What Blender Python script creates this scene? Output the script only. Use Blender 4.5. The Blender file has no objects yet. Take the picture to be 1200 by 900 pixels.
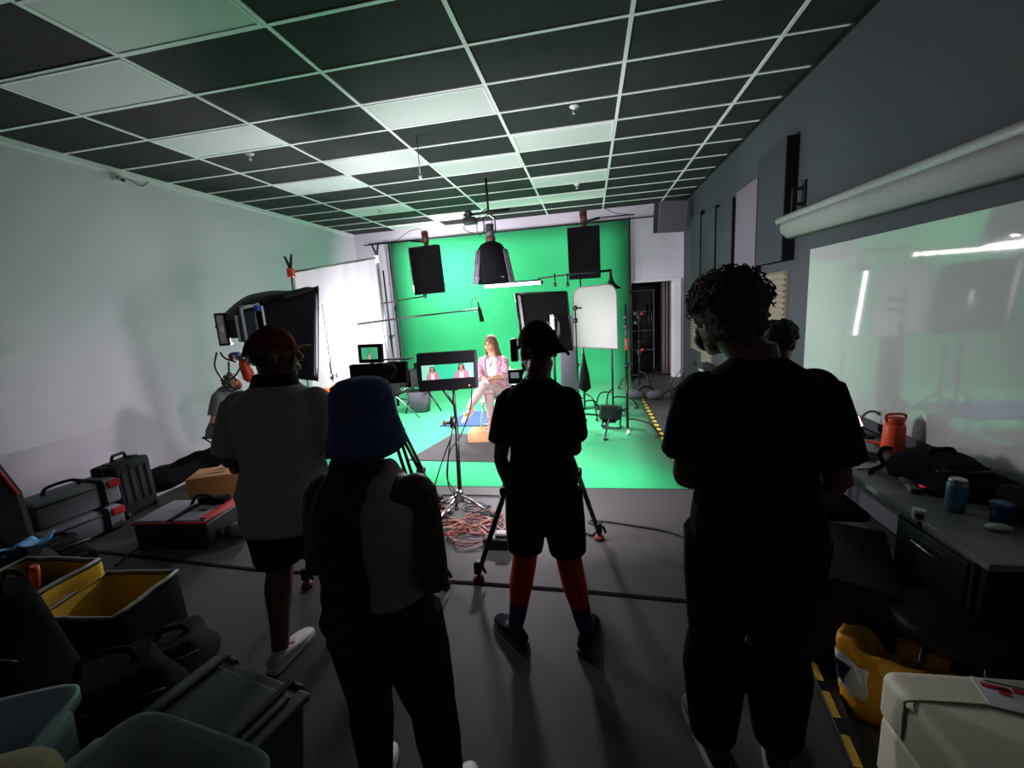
import bpy, bmesh, math, random
from mathutils import Vector, Matrix, Euler
random.seed(7)
sc = bpy.context.scene
COL = sc.collection
PI = math.pi
V = Vector

# ------------------------------------------------------------------ camera
YAW, PITCH, ROLL, FPX, CAMH = .1874, -.1817, -.0663, 500.35, 1.833
_cy, _sy = math.cos(YAW), math.sin(YAW)
FW = V((-_sy*math.cos(PITCH), _cy*math.cos(PITCH), math.sin(PITCH)))
_r = V((_cy, _sy, 0)); _u = _r.cross(FW)
RT = math.cos(ROLL)*_r + math.sin(ROLL)*_u
UP = math.cos(ROLL)*_u - math.sin(ROLL)*_r
EYE = V((0, 0, CAMH))
cam = bpy.data.cameras.new('camera'); camo = bpy.data.objects.new('camera', cam); COL.objects.link(camo)
cam.sensor_width = 36; cam.lens = 36*FPX/1200; cam.clip_start = .05
camo.matrix_world = Matrix(((RT.x, UP.x, -FW.x, EYE.x), (RT.y, UP.y, -FW.y, EYE.y), (RT.z, UP.z, -FW.z, EYE.z), (0, 0, 0, 1)))
sc.camera = camo

def at(px, py, axis, val):
    """point of the room seen at a pixel of the 1200x900 frame, on the plane axis=val"""
    d = FW + (px-600)/FPX*RT + (450-py)/FPX*UP
    i = 'xyz'.index(axis)
    return EYE + d*((val-EYE[i])/d[i])

# ------------------------------------------------------------------ materials
def srgb(r, g, b):
    f = lambda c: (c/255/12.92 if c/255 <= .04045 else ((c/255+.055)/1.055)**2.4)
    return (f(r), f(g), f(b), 1)

def mat(name, col, rough=.6, metal=0, var=.12, scale=30, bump=0, spec=.5, bscale=None, emit=None, estr=0, coat=0, trans=0, sheen=0):
    m = bpy.data.materials.new(name); m.use_nodes = True
    nt = m.node_tree; b = nt.nodes['Principled BSDF']
    b.inputs['Roughness'].default_value = rough
    b.inputs['Metallic'].default_value = metal
    b.inputs['Specular IOR Level'].default_value = spec
    b.inputs['Coat Weight'].default_value = coat
    b.inputs['Transmission Weight'].default_value = trans
    b.inputs['Sheen Weight'].default_value = sheen
    c = col if len(col) == 4 else (*col, 1)
    tc = nt.nodes.new('ShaderNodeTexCoord')
    n = nt.nodes.new('ShaderNodeTexNoise'); n.inputs['Scale'].default_value = scale; n.inputs['Detail'].default_value = 4
    nt.links.new(tc.outputs['Object'], n.inputs['Vector'])
    mx = nt.nodes.new('ShaderNodeMix'); mx.data_type = 'RGBA'
    mx.inputs[6].default_value = tuple(x*(1-var) for x in c[:3])+(1,)
    mx.inputs[7].default_value = tuple(min(1, x*(1+var)) for x in c[:3])+(1,)
    nt.links.new(n.outputs['Fac'], mx.inputs[0]); nt.links.new(mx.outputs[2], b.inputs['Base Color'])
    if bump:
        bn = nt.nodes.new('ShaderNodeBump'); bn.inputs['Strength'].default_value = bump; bn.inputs['Distance'].default_value = .01
        n2 = nt.nodes.new('ShaderNodeTexNoise'); n2.inputs['Scale'].default_value = bscale or scale*4; n2.inputs['Detail'].default_value = 6
        nt.links.new(tc.outputs['Object'], n2.inputs['Vector'])
        nt.links.new(n2.outputs['Fac'], bn.inputs['Height']); nt.links.new(bn.outputs['Normal'], b.inputs['Normal'])
    if emit:
        b.inputs['Emission Color'].default_value = emit if len(emit) == 4 else (*emit, 1)
        b.inputs['Emission Strength'].default_value = estr
    return m

def translucent(name, col, tr=.5):
    m = bpy.data.materials.new(name); m.use_nodes = True; nt = m.node_tree; nt.nodes.clear()
    o = nt.nodes.new('ShaderNodeOutputMaterial'); mx = nt.nodes.new('ShaderNodeMixShader'); d = nt.nodes.new('ShaderNodeBsdfDiffuse'); t = nt.nodes.new('ShaderNodeBsdfTranslucent')
    d.inputs[0].default_value = (*col, 1); t.inputs[0].default_value = (*col, 1); mx.inputs[0].default_value = tr
    nt.links.new(d.outputs[0], mx.inputs[1]); nt.links.new(t.outputs[0], mx.inputs[2]); nt.links.new(mx.outputs[0], o.inputs[0]); return m

M = {}
M['black'] = mat('black_plastic', (.008,.008,.009), .45)
M['blackmetal'] = mat('black_metal', (.012,.012,.013), .35, .3)
M['blackcloth'] = mat('black_cloth', (.007,.007,.0085), .95, spec=.1, bump=.3, scale=60)
M['darkcloth'] = mat('dark_cloth', (.014,.014,.018), .9, spec=.15, bump=.3, scale=60)
M['chrome'] = mat('chrome_steel', (.55,.55,.55), .25, 1)
M['steel'] = mat('brushed_steel', (.42,.41,.40), .35, 1)
M['white'] = mat('white_plastic', (.75,.75,.74), .5)
M['orange'] = mat('orange_plastic', srgb(226,84,40), .45)
M['red'] = mat('red_plastic', srgb(190,30,32), .5)
M['rubber'] = mat('black_rubber', (.011,.011,.011), .6)
M['cable'] = mat('black_cable', (.009,.009,.009), .5)
M['wood'] = None
M['yellowcloth'] = mat('yellow_canvas', srgb(205,160,10), .8, bump=.3, scale=20)
M['greycloth'] = mat('grey_canvas', (.085,.085,.1), .9, bump=.4, scale=40, spec=.2)
M['skinA'] = mat('brown_skin', srgb(112,66,46), .5, var=.06, scale=12)
M['skinB'] = mat('deep_brown_skin', srgb(84,50,36), .5, var=.06, scale=12)
M['skinC'] = mat('tan_skin', srgb(196,138,108), .5, var=.05, scale=12)
M['hairblack'] = mat('black_hair', (.006,.005,.005), .6, var=.3, scale=120, bump=.4)
M['hairbrown'] = mat('dark_brown_hair', (.022,.014,.009), .75, var=.3, scale=120, bump=.5)

# ------------------------------------------------------------------ objects
def prop(o, label=None, cat=None, group=None, kind=None):
    if label: o['label'] = label
    if cat: o['category'] = cat
    if group: o['group'] = group
    if kind: o['kind'] = kind
    return o

def thing(name, label, cat, loc=(0, 0, 0), group=None):
    o = bpy.data.objects.new(name, None); COL.objects.link(o)
    o.empty_display_size = .1; o.location = loc
    prop(o, label, cat, group)
    o['_w'] = 1
    return o

def worldinv(p):
    # meshes carry world coordinates, so only an Empty root shifts its children
    return Matrix.Translation(-p.location) if p.type == 'EMPTY' else Matrix.Identity(4)

def frame_of(d, hint=None):
    """orthonormal axes with z along d"""
    d = V(d).normalized()
    h = V(hint) if hint is not None else (V((0, 0, 1)) if abs(d.z) < .9 else V((0, 1, 0)))
    x = (h - d*h.dot(d))
    if x.length < 1e-6: x = V((1, 0, 0)) - d*d.x
    x.normalize(); y = d.cross(x)
    return x, y, d

class MB:
    """collects shapes in world coordinates; build() links them as one mesh"""
    def __init__(s, xf=None):
        s.bm = bmesh.new(); s.xf = xf or Matrix.Identity(4); s.mi = 0
    def _v(s, p): return s.bm.verts.new(s.xf @ V(p))
    def face(s, vs, smooth=False):
        try:
            f = s.bm.faces.new(vs); f.material_index = s.mi; f.smooth = smooth; return f
        except ValueError: return None
    def hexa(s, P):
        """8 corners: bottom 4 ccw then top 4"""
        v = [s._v(p) for p in P]
        for q in ((3,2,1,0),(4,5,6,7),(0,1,5,4),(1,2,6,5),(2,3,7,6),(3,0,4,7)): s.face([v[i] for i in q])
        return s
    def box(s, c, size, rz=0, rx=0, ry=0):
        R = Euler((rx, ry, rz)).to_matrix(); c = V(c); a, b, d = (x/2 for x in size)
        s.hexa([c + R @ V(p) for p in ((-a,-b,-d),(a,-b,-d),(a,b,-d),(-a,b,-d),(-a,-b,d),(a,-b,d),(a,b,d),(-a,b,d))]); return s
    def obox(s, c, ex, ey, ez):
        """box from centre and half-extent vectors"""
        c, ex, ey, ez = V(c), V(ex), V(ey), V(ez)
        if ex.cross(ey).dot(ez) < 0: ex = -ex
        s.hexa([c-ex-ey-ez, c+ex-ey-ez, c+ex+ey-ez, c-ex+ey-ez, c-ex-ey+ez, c+ex-ey+ez, c+ex+ey+ez, c-ex+ey+ez]); return s
    def rbox(s, c, size, r=.02, rz=0, rx=0, ry=0, seg=3):
        """box with rounded edges"""
        R = Euler((rx, ry, rz)).to_matrix(); c = V(c); t = bmesh.new()
        bmesh.ops.create_cube(t, size=1)
        for v in t.verts: v.co = V((v.co.x*size[0], v.co.y*size[1], v.co.z*size[2]))
        bmesh.ops.bevel(t, geom=list(t.edges), offset=min(r, min(size)*.49), segments=seg, affect='EDGES', profile=.5)
        s.merge(t, lambda p: c + R @ p, True); return s
    def merge(s, t, fn=lambda p: p, smooth=False):
        mp = {v: s._v(fn(v.co)) for v in t.verts}
        for f in t.faces: s.face([mp[v] for v in f.verts], smooth)
        t.free()
    def rings(s, R, cap=True, smooth=True, close=False):
        """loft through rings of points"""
        vs = [[s._v(p) for p in r] for r in R]; n = len(vs[0])
        pairs = list(zip(vs[:-1], vs[1:])) + ([(vs[-1], vs[0])] if close else [])
        for a, b in pairs:
            for i in range(n): s.face([a[i], a[(i+1) % n], b[(i+1) % n], b[i]], smooth)
        if cap and not close:
            s.face(list(reversed(vs[0]))); s.face(vs[-1])
        return s
    def cyl(s, a, b, r, r2=None, n=14, cap=True):
        a, b = V(a), V(b); x, y, d = frame_of(b-a); r2 = r if r2 is None else r2
        cs = [(math.cos(2*PI*i/n), math.sin(2*PI*i/n)) for i in range(n)]
        return s.rings([[a+(x*u+y*w)*r for u, w in cs], [b+(x*u+y*w)*r2 for u, w in cs]], cap)
    def tube(s, P, r, n=8, close=False):
        P = [V(p) for p in P]; rs = r if isinstance(r, (list, tuple)) else [r]*len(P)
        R = []; x = None
        for i, p in enumerate(P):
            if close: d = P[(i+1) % len(P)] - P[i-1]
            else: d = (P[min(i+1, len(P)-1)] - P[max(i-1, 0)])
            if d.length < 1e-9: d = V((0,0,1))
            d.normalize()
            if x is None: x, y, _ = frame_of(d)
            else:
                x = x - d*x.dot(d)
                if x.length < 1e-6: x, y, _ = frame_of(d)
                x.normalize(); y = d.cross(x)
            R.append([p+(x*math.cos(2*PI*k/n)+y*math.sin(2*PI*k/n))*rs[i] for k in range(n)])
        return s.rings(R, not close, True, close)
    def lathe(s, o, prof, axis=(0, 0, 1), n=24):
        """prof: (radius, height) along axis from o"""
        o = V(o); x, y, d = frame_of(axis)
        return s.rings([[o+d*h+(x*math.cos(2*PI*k/n)+y*math.sin(2*PI*k/n))*max(r, 1e-4) for k in range(n)] for r, h in prof])
    def ell(s, c, r, rot=None, seg=16, rings=10):
        t = bmesh.new(); bmesh.ops.create_uvsphere(t, u_segments=seg, v_segments=rings, radius=1)
        R = rot or Matrix.Identity(3); c = V(c)
        s.merge(t, lambda p: c + R @ V((p.x*r[0], p.y*r[1], p.z*r[2])), True); return s
    def prism(s, pts, off, smooth=False):
        """polygon extruded by off"""
        off = V(off); a = [s._v(p) for p in pts]; b = [s._v(V(p)+off) for p in pts]; n = len(a)
        s.face(list(reversed(a))); s.face(b)
        for i in range(n): s.face([a[i], a[(i+1) % n], b[(i+1) % n], b[i]], smooth)
        return s
    def poly(s, pts, smooth=False): s.face([s._v(p) for p in pts], smooth); return s
    def grid(s, fn, nu, nv, thick=0):
        """surface fn(u,v), u,v in 0..1"""
        P = [[s._v(fn(i/nu, j/nv)) for j in range(nv+1)] for i in range(nu+1)]
        for i in range(nu):
            for j in range(nv): s.face([P[i][j], P[i+1][j], P[i+1][j+1], P[i][j+1]], True)
        return s
    def build(s, name, m, parent=None, bevel=0, label=None, cat=None, group=None, kind=None, solid=0, sub=0, smooth=None, remesh=0, smit=0, auto=True):
        if smooth is not None:
            for f in s.bm.faces: f.smooth = smooth
        if not solid: bmesh.ops.recalc_face_normals(s.bm, faces=s.bm.faces)
        me = bpy.data.meshes.new(name); s.bm.to_mesh(me); s.bm.free()
        for x in (m if isinstance(m, (list, tuple)) else [m]): me.materials.append(x)
        o = bpy.data.objects.new(name, me); COL.objects.link(o)
        if remesh:
            r = o.modifiers.new('r', 'REMESH'); r.mode = 'VOXEL'; r.voxel_size = remesh; r.use_smooth_shade = True
            if smit:
                q = o.modifiers.new('s', 'SMOOTH'); q.factor = .5; q.iterations = smit
            dg = bpy.context.evaluated_depsgraph_get()
            me2 = bpy.data.meshes.new_from_object(o.evaluated_get(dg)); o.modifiers.clear(); o.data = me2
            bpy.data.meshes.remove(me); me2.name = name
            if not me2.materials:
                me2.materials.append(m if not isinstance(m, (list, tuple)) else m[0])
        if solid:
            q = o.modifiers.new('t', 'SOLIDIFY'); q.thickness = solid; q.offset = 0
        if bevel:
            q = o.modifiers.new('b', 'BEVEL'); q.width = bevel; q.segments = 2; q.limit_method = 'ANGLE'; q.angle_limit = .6
        if sub:
            q = o.modifiers.new('u', 'SUBSURF'); q.levels = sub; q.render_levels = sub
        if parent is not None:
            o.parent = parent; o.matrix_parent_inverse = worldinv(parent)
        prop(o, label, cat, group, kind)
        return o

def dup(root, dloc, label=None, rz=0):
    r = root.copy(); COL.objects.link(r); r.location = root.location + V(dloc); r.rotation_euler.z += rz
    if label: r['label'] = label
    for ch in list(root.children):
        c = ch.copy(); COL.objects.link(c); c.parent = r
        for g in list(ch.children):
            d = g.copy(); COL.objects.link(d); d.parent = c
    return r

def spline(P, n=6):
    """Catmull-Rom through points"""
    P = [V(p) for p in P]; out = []
    for i in range(len(P)-1):
        a, b, c, d = P[max(i-1, 0)], P[i], P[i+1], P[min(i+2, len(P)-1)]
        for k in range(n):
            t = k/n
            out.append(.5*((2*b)+(c-a)*t+(2*a-5*b+4*c-d)*t*t+(3*b-a-3*c+d)*t**3))
    return out+[P[-1]]

def area(name, loc, target, size, power, color=(1, 1, 1), parent=None, size_y=None, spread=PI):
    l = bpy.data.lights.new(name, 'AREA'); l.energy = power; l.color = color
    l.shape = 'RECTANGLE'; l.size = size; l.size_y = size_y or size; l.spread = spread
    o = bpy.data.objects.new(name, l); COL.objects.link(o)
    o.location = loc; o.rotation_euler = (V(target)-V(loc)).to_track_quat('-Z', 'Y').to_euler()
    if parent is not None:
        o.parent = parent; o.matrix_parent_inverse = worldinv(parent)
    return o
# ================================================================== ROOM
XL, XR, YB, HC = -5.58, 2.04, 10.06, 3.77
YF = -1.6                                       # how far the room runs behind the photographer
GX = lambda i: -2.045+1.2*i
GY = lambda j: 2.906+.6*j
M['floor'] = mat('grey_vinyl_floor', (.062,.057,.058), .55, var=.1, scale=6, bump=.15, bscale=180, spec=.3)
M['wallwhite'] = mat('white_wall_paint', (.70,.625,.715), .8, var=.03, scale=2, spec=.2)
M['wallback'] = mat('white_back_wall_paint', (.62,.565,.66), .8, var=.03, scale=2, spec=.2)
M['walldark'] = mat('dark_grey_wall_paint', (.052,.057,.067), .7, var=.06, scale=3, spec=.3, bump=.08, bscale=60)
M['tile'] = mat('black_ceiling_tile', (.030,.031,.031), .8, var=.2, scale=5, bump=.15, bscale=200, spec=.2)
M['gridwhite'] = mat('white_grid_steel', (.86,.85,.85), .5, var=.03)
M['panelwhite'] = mat('white_light_panel', (.66,.66,.65), .55, var=.03, scale=4)
b = MB(); b.box(((XL+2.9)/2, (YF+12.4)/2, -.05), (2.9-XL+.4, 12.4-YF, .1)); b.build('floor', M['floor'], kind='structure')
# cyclorama on the left: white floor strip, cove, wall
RC = .72
prof = [(-4.80, .0), (-4.80, .018), (XL+RC, .018)]+[(XL+RC-RC*math.sin(a), .018+RC-RC*math.cos(a)) for a in [PI/2*k/12 for k in range(1, 13)]]+[(XL, HC), (XL-.12, HC), (XL-.12, 0)]
b = MB(); b.prism([(x, YF, z) for x, z in prof], (0, YB-YF, 0)); o = b.build('wall_left', M['wallwhite'], kind='structure')
for f in o.data.polygons:
    f.use_smooth = abs(f.normal.y) < .5 and f.normal.x > .02 and f.normal.z > .02
# back wall with a door opening at its right
DX0, DX1, DZ = .94, 1.80, 2.14
b = MB(); T = .14
b.box(((XL-.12+DX0)/2, YB+T/2, HC/2), (DX0-XL+.12, T, HC)); b.box(((DX0+XR+.3)/2, YB+T/2, (DZ+HC)/2), (XR+.3-DX0, T, HC-DZ))
b.box(((DX1+XR+.3)/2, YB+T/2, DZ/2), (XR+.3-DX1, T, DZ)); b.build('wall_back', M['wallback'], kind='structure')
b = MB(); b.box((DX1+.10, YB-.02, DZ/2), (.16, .08, DZ)); b.box(((DX0+DX1)/2+.06, YB-.02, DZ+.02), (DX1-DX0+.24, .06, .04))
b.build('trim_1', mat('white_door_casing', (.72,.70,.74), .5, var=.03), kind='structure', bevel=.006)
# passage behind
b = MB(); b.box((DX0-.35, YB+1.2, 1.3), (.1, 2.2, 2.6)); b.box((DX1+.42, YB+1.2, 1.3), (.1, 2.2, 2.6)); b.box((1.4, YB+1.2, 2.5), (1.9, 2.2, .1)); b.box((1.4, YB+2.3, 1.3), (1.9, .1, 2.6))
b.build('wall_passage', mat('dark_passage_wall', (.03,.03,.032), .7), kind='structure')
# glazed door in the passage
dr = thing('door_1', 'dark glass double door beyond the doorway by the green screen', 'door', (1.3, YB+1.1, 0)); dr['kind'] = 'structure'
y = YB+1.1
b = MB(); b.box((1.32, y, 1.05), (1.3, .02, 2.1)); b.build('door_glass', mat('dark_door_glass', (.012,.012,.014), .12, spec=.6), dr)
b = MB()
for x in (.92, 1.56): b.box((x, y-.02, 1.0), (.016, .02, 2.0))
for z in (.52, 1.0, 1.48, 1.98): b.box((1.25, y-.02, z), (.66, .02, .014))
b.build('glazing_bar', mat('pale_aluminium', (.8,.78,.8), .5), dr)
for x in (1.42, 1.51):
    b = MB(); b.tube([(x, y-.03, .95), (x, y-.09, .95), (x, y-.09, 1.65), (x, y-.03, 1.65)], .013); b.build('pull_handle', M['chrome'], dr)
cu = thing('curtain', 'grey brown curtain hanging at the right of the doorway', 'curtain', (1.76, YB+.35, 0))
b = MB()
b.grid(lambda u, v: (1.62+.19*u+.02*math.sin(u*9)+.03*v*(1-u)*0, YB+.28+.05*math.sin(u*26), .04+v*2.14), 40, 6)
b.build('curtain_cloth', mat('taupe_curtain', srgb(120,108,110), .9, bump=.2), cu, solid=.006)
b = MB(); b.cyl((1.0, YB+.28, 2.2), (1.84, YB+.28, 2.2), .012); b.build('curtain_rail', M['steel'], cu)
# right wall
b = MB(); b.box((XR+.1, (YF+YB)/2, HC/2), (.2, YB-YF, HC)); b.build('wall_right', M['walldark'], kind='structure')
b = MB(); b.box((XR-.008, (YF+YB)/2, .05), (.016, YB-YF, .1)); b.build('baseboard_right', M['blackmetal'], kind='structure')
# ceiling
b = MB(); b.box(((XL+XR)/2, (YF+YB)/2, HC+.05), (XR-XL+.3, YB-YF+.2, .1)); b.build('ceiling', M['tile'], kind='structure')
b = MB()
for i in range(-2, 4): b.box((GX(i), (YF+YB)/2, HC-.004), (.032, YB-YF, .012))
for j in range(-7, 12): b.box(((XL+XR)/2, GY(j), HC-.0035), (XR-XL, .030, .010))
b.build('ceiling_grid', M['gridwhite'], kind='structure')
b = MB(); b.box((XL+.012, (YF+YB)/2, HC-.03), (.024, YB-YF, .06)); b.build('trim_3', M['gridwhite'], kind='structure')
b = MB(); b.box((XR-.012, (YF+YB)/2, HC-.02), (.024, YB-YF, .04)); b.build('trim_4', M['blackmetal'], kind='structure')
PANELS = [(-1,-1,'in the nearest row, cut off at the top left of the picture'), (-2,0,'beside the left wall, nearest of its column'), (-2,2,'beside the left wall, second of its column'),
 (0,2,'large one left of the middle sprinkler, nearest of its column'), (-1,4,'just behind the thin hanging ceiling rod'), (-2,5,'beside the left wall, third of its column'),
 (0,5,'over the middle of the set, behind the hanging rod'), (1,4,'nearest one right of centre, behind the middle sprinkler'), (1,7,'right of centre, second of its column'),
 (-2,8,'beside the left wall, fourth of its column'), (0,9,'behind the black projector on the ceiling pole'), (1,9,'right of centre, last before the green screen'),
 (-1,10,'near the back wall, above the left flag'), (-2,11,'in the far left corner by the back wall')]
for i, j, w in PANELS:
    x0, x1, y0, y1 = GX(i)+.016, GX(i+1)-.016, GY(j)+.016, GY(j+1)-.016
    if y1 > YB-.02: y1 = YB-.03
    t = thing('ceiling_light_panel', 'unlit white ceiling light panel '+w, 'ceiling light', ((x0+x1)/2, (y0+y1)/2, HC-.004), 'white panels in the black tile ceiling')
    b = MB(); b.box(((x0+x1)/2, (y0+y1)/2, HC-.006), (x1-x0, y1-y0, .008)); b.build('diffuser', M['panelwhite'], t)
    b = MB()
    for xx in (x0+.01, x1-.01): b.box((xx, (y0+y1)/2, HC-.010), (.02, y1-y0, .012))
    for yy in (y0+.01, y1-.01): b.box(((x0+x1)/2, yy, HC-.010), (x1-x0-.04, .02, .012))
    b.build('frame', M['gridwhite'], t)
# sprinklers
for px, py, w in ((293,183,'near the left wall'), (673,128,'right of centre, nearest one'), (676,218,'right of centre near the green screen'), (445,246,'near the far left corner')):
    p = at(px, py, 'z', HC-.03)
    t = thing('sprinkler_head', 'small white ceiling sprinkler head '+w, 'sprinkler', (p.x, p.y, HC), 'ceiling sprinklers')
    b = MB(); b.lathe((p.x, p.y, HC), [(.0,0),(.05,0),(.045,-.012),(.018,-.018),(.014,-.03),(0,-.03)]); b.build('escutcheon', M['white'], t)
    b = MB(); b.cyl((p.x, p.y, HC-.025), (p.x, p.y, HC-.07), .008); b.lathe((p.x, p.y, HC-.07), [(0,0),(.022,0),(.022,-.004),(0,-.004)])
    b.tube([(p.x-.02,p.y,HC-.03),(p.x-.022,p.y,HC-.055),(p.x,p.y,HC-.07)], .004); b.tube([(p.x+.02,p.y,HC-.03),(p.x+.022,p.y,HC-.055),(p.x,p.y,HC-.07)], .004)
    b.build('nozzle', M['chrome'], t)
p = at(488, 158, 'z', HC)
t = thing('ceiling_rod', 'thin grey rod hanging from the ceiling left of centre', 'rod', p)
b = MB(); b.cyl(p, p+V((0,0,-.42)), .006); b.build('rod', M['steel'], t)
b = MB(); b.lathe(p+V((0,0,-.42)), [(0,0),(.018,0),(.02,-.02),(.012,-.04),(0,-.04)]); b.build('rod_end', M['white'], t)
# little camera on the left wall
p = at(136, 204, 'x', XL); p = V((XL, p.y, 3.66))
t = thing('security_camera', 'small security camera high on the white left wall', 'camera', p)
b = MB(); b.rbox(p+V((.02,0,0)), (.04,.13,.09), .012); b.build('mount', M['white'], t)
b = MB(); b.cyl(p+V((.03,.0,-.01)), p+V((.14,-.05,-.05)), .03); b.build('camera_body', M['white'], t)
b = MB(); b.cyl(p+V((.14,-.05,-.05)), p+V((.15,-.0545,-.0536)), .022); b.build('lens', M['black'], t)
b = MB(); b.tube(spline([p+V((.02,.06,.02)), p+V((.03,.16,.0)), p+V((.03,.26,-.03)), p+V((.02,.38,.05))]), .006); b.build('cord', M['cable'], t)
# acoustic panels on the right wall
APN = [(4.88,5.57,2.10,3.26,.12,(.05,.057,.064),'dark grey, nearest and tallest'), (5.72,6.46,2.02,3.10,.08,(.17,.15,.18),'mauve grey, second from the screen'),
       (6.62,7.34,2.02,3.08,.08,(.058,.066,.075),'slate grey, middle of the row'), (7.45,8.25,2.02,3.14,.08,(.062,.068,.077),'slate grey, fourth from the screen'), (8.36,9.05,1.95,3.24,.08,(.062,.068,.077),'slate grey, farthest by the back wall')]
for y0, y1, z0, z1, d, c, w in APN:
    t = thing('acoustic_absorber', 'tall acoustic panel on the right wall, '+w, 'acoustic panel', (XR, (y0+y1)/2, z0), 'acoustic panels on the right wall')
    b = MB(); b.rbox((XR-d+.006, (y0+y1)/2+.004, (z0+z1)/2), (.012, y1-y0-.006, z1-z0), .004); b.build('panel_fabric', mat('acoustic_fabric', c, .95, bump=.3, scale=80, spec=.1), t)
    b = MB(); b.box((XR-d/2+.002, (y0+y1)/2, (z0+z1)/2), (d-.016, y1-y0, z1-z0+.004)); b.build('shade_backing', M['blackcloth'], t)  # shade of the unlit panel sides, painted in as a black slab
# ridged foam
M['foam'] = mat('cream_foam', srgb(146,138,122), .95, bump=.2)
for y0, y1, z0, z1, w in ((4.98,5.78,1.40,2.0,'right of the curly haired man'), (8.42,9.16,.74,1.46,'left of the curly haired man'), (7.75,8.32,.58,1.2,'low on the wall above the open case')):
    t = thing('acoustic_foam', 'cream ridged acoustic foam sheet '+w, 'acoustic foam', (XR, (y0+y1)/2, z0), 'ridged foam on the right wall')
    b = MB(); n = int((z1-z0)/.055); P = [(XR-.002, z1), (XR-.002, z0)]; h = (z1-z0)/n
    for k in range(n): P += [(XR-.02, z0+k*h), (XR-.06, z0+(k+.5)*h)]
    P += [(XR-.02, z1)]
    b.prism([(x, y0, z) for x, z in P], (0, y1-y0, 0)); b.build('foam', M['foam'], t)
# projection wall and roller
M['board'] = mat('glossy_white_board', (.42,.445,.43), .045, var=.02, scale=2, spec=.5)
b = MB(); b.box((XR-.012, (4.51+.2)/2, (.83+2.16)/2), (.024, 4.31, 1.33))
o = b.build('whiteboard', M['board'], label='large glossy white projection board on the right wall', cat='whiteboard', bevel=.003)
t = thing('projector_screen', 'white projector screen rolled up above the projection board', 'projector screen', (XR-.2, 3, 2.5))
xr = XR-.10
b = MB(); b.cyl((xr, 5.02, 2.50), (xr, .6, 2.43), .038, n=20); b.build('roller', mat('white_screen_tube', (.36,.38,.36), .35), t)
b = MB(); b.cyl((xr, 5.02, 2.5), (xr, 5.06, 2.5), .02); b.build('roller_cap', M['chrome'], t)
b = MB()
pr = [(xr-.030, 2.47), (xr-.040, 2.42), (xr-.025, 2.365), (xr+.01, 2.32), (xr+.05, 2.30), (xr+.05,2.305), (xr+.012,2.327), (xr-.02,2.37), (xr-.034,2.42), (xr-.025,2.47)]
b.prism([(x, 4.90, z) for x, z in pr], (0, -4.3, -.065), True); b.build('screen_fabric', mat('screen_fabric', (.30,.30,.29), .8), t)
b = MB(); b.box((xr+.05, 4.72, 2.60), (.1, .02, .03)); b.box((xr+.05, 4.72, 2.74), (.1, .02, .03)); b.box((xr+.0, 4.72, 2.63), (.03, .02, .24)); b.box((XR-.01,4.72,2.66),(.02,.06,.3)); b.build('wall_bracket', M['black'], t)
# loudspeaker in the far right corner
t = thing('loudspeaker', 'grey square loudspeaker high in the far right corner', 'loudspeaker', (1.6, 9.3, 3.1))
R = Euler((.10, .0, .30)).to_matrix()
c = V((1.60, 9.2, 3.32)); ex, ey, ez = R@V((.28,0,0)), R@V((0,.12,0)), R@V((0,0,.28))
b = MB(); b.obox(c+ey*.2, ex, ey*.8, ez); b.build('cabinet', M['blackmetal'], t, bevel=.01)
b = MB(); b.obox(c-ey, ex*1.02, ey*.1, ez*1.02); b.build('front_grille', mat('grey_speaker_cloth', (.13,.12,.14), .9, bump=.4, scale=120), t, bevel=.006)
b = MB(); b.tube([c+ey, c+ey+V((.05,.2,.0)), V((1.85, YB, 3.3))], .02); b.build('wall_arm', M['black'], t)
# ================================================================== GREEN SCREEN SET
M['green'] = mat('chroma_green_cloth', (.045,.50,.19), .85, var=.05, scale=2.5, spec=.15, sheen=.1)
GXL, GXR, GYF, GYB, GZT = -4.62, .87, 4.04, YB-.10, 3.47
t = thing('green_screen', 'huge chroma green backdrop sweeping from back wall down over the floor', 'green screen', (-1.9, GYB, 0))
rc = .45
pf = [(GYB, GZT)]+[(GYB, GZT-(GZT-rc)*k/8) for k in range(1, 9)]+[(GYB-rc+rc*math.cos(a), rc+.004-rc*math.sin(a)) for a in [PI/2*k/10 for k in range(1, 11)]]+[(GYB-rc-(GYB-rc-GYF)*k/8, .004) for k in range(1, 9)]
b = MB(); n = 12
def gsx(u, y): return GXL+(GXR-GXL)*u
rows = [[b._v((gsx(i/n, y), y, z)) for i in range(n+1)] for y, z in pf]
for a, c in zip(rows[:-1], rows[1:]):
    for i in range(n): b.face([a[i], a[i+1], c[i+1], c[i]], True)
b.build('backdrop_cloth', M['green'], t, solid=.006)
b = MB(); b.cyl((GXL-.55, GYB+.0, GZT+.03), (XR-.35, GYB+.0, GZT+.02), .012); b.build('crossbar', M['blackmetal'], t)
for x in (GXL-.03, GXR+.03):
    b = MB(); b.cyl((x, GYB-.03, .0), (x, GYB-.03, GZT+.04), .018); b.cyl((x, GYB-.03, 1.9), (x, GYB-.03, 2.0), .03)
    for a in (0, 2.1, 4.2): b.tube([(x, GYB-.03, .35), (x+.05*math.cos(a), GYB-.03+.04*math.sin(a)-.0, .02)], .01)
    b.build('upright', M['blackmetal'], t)
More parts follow.
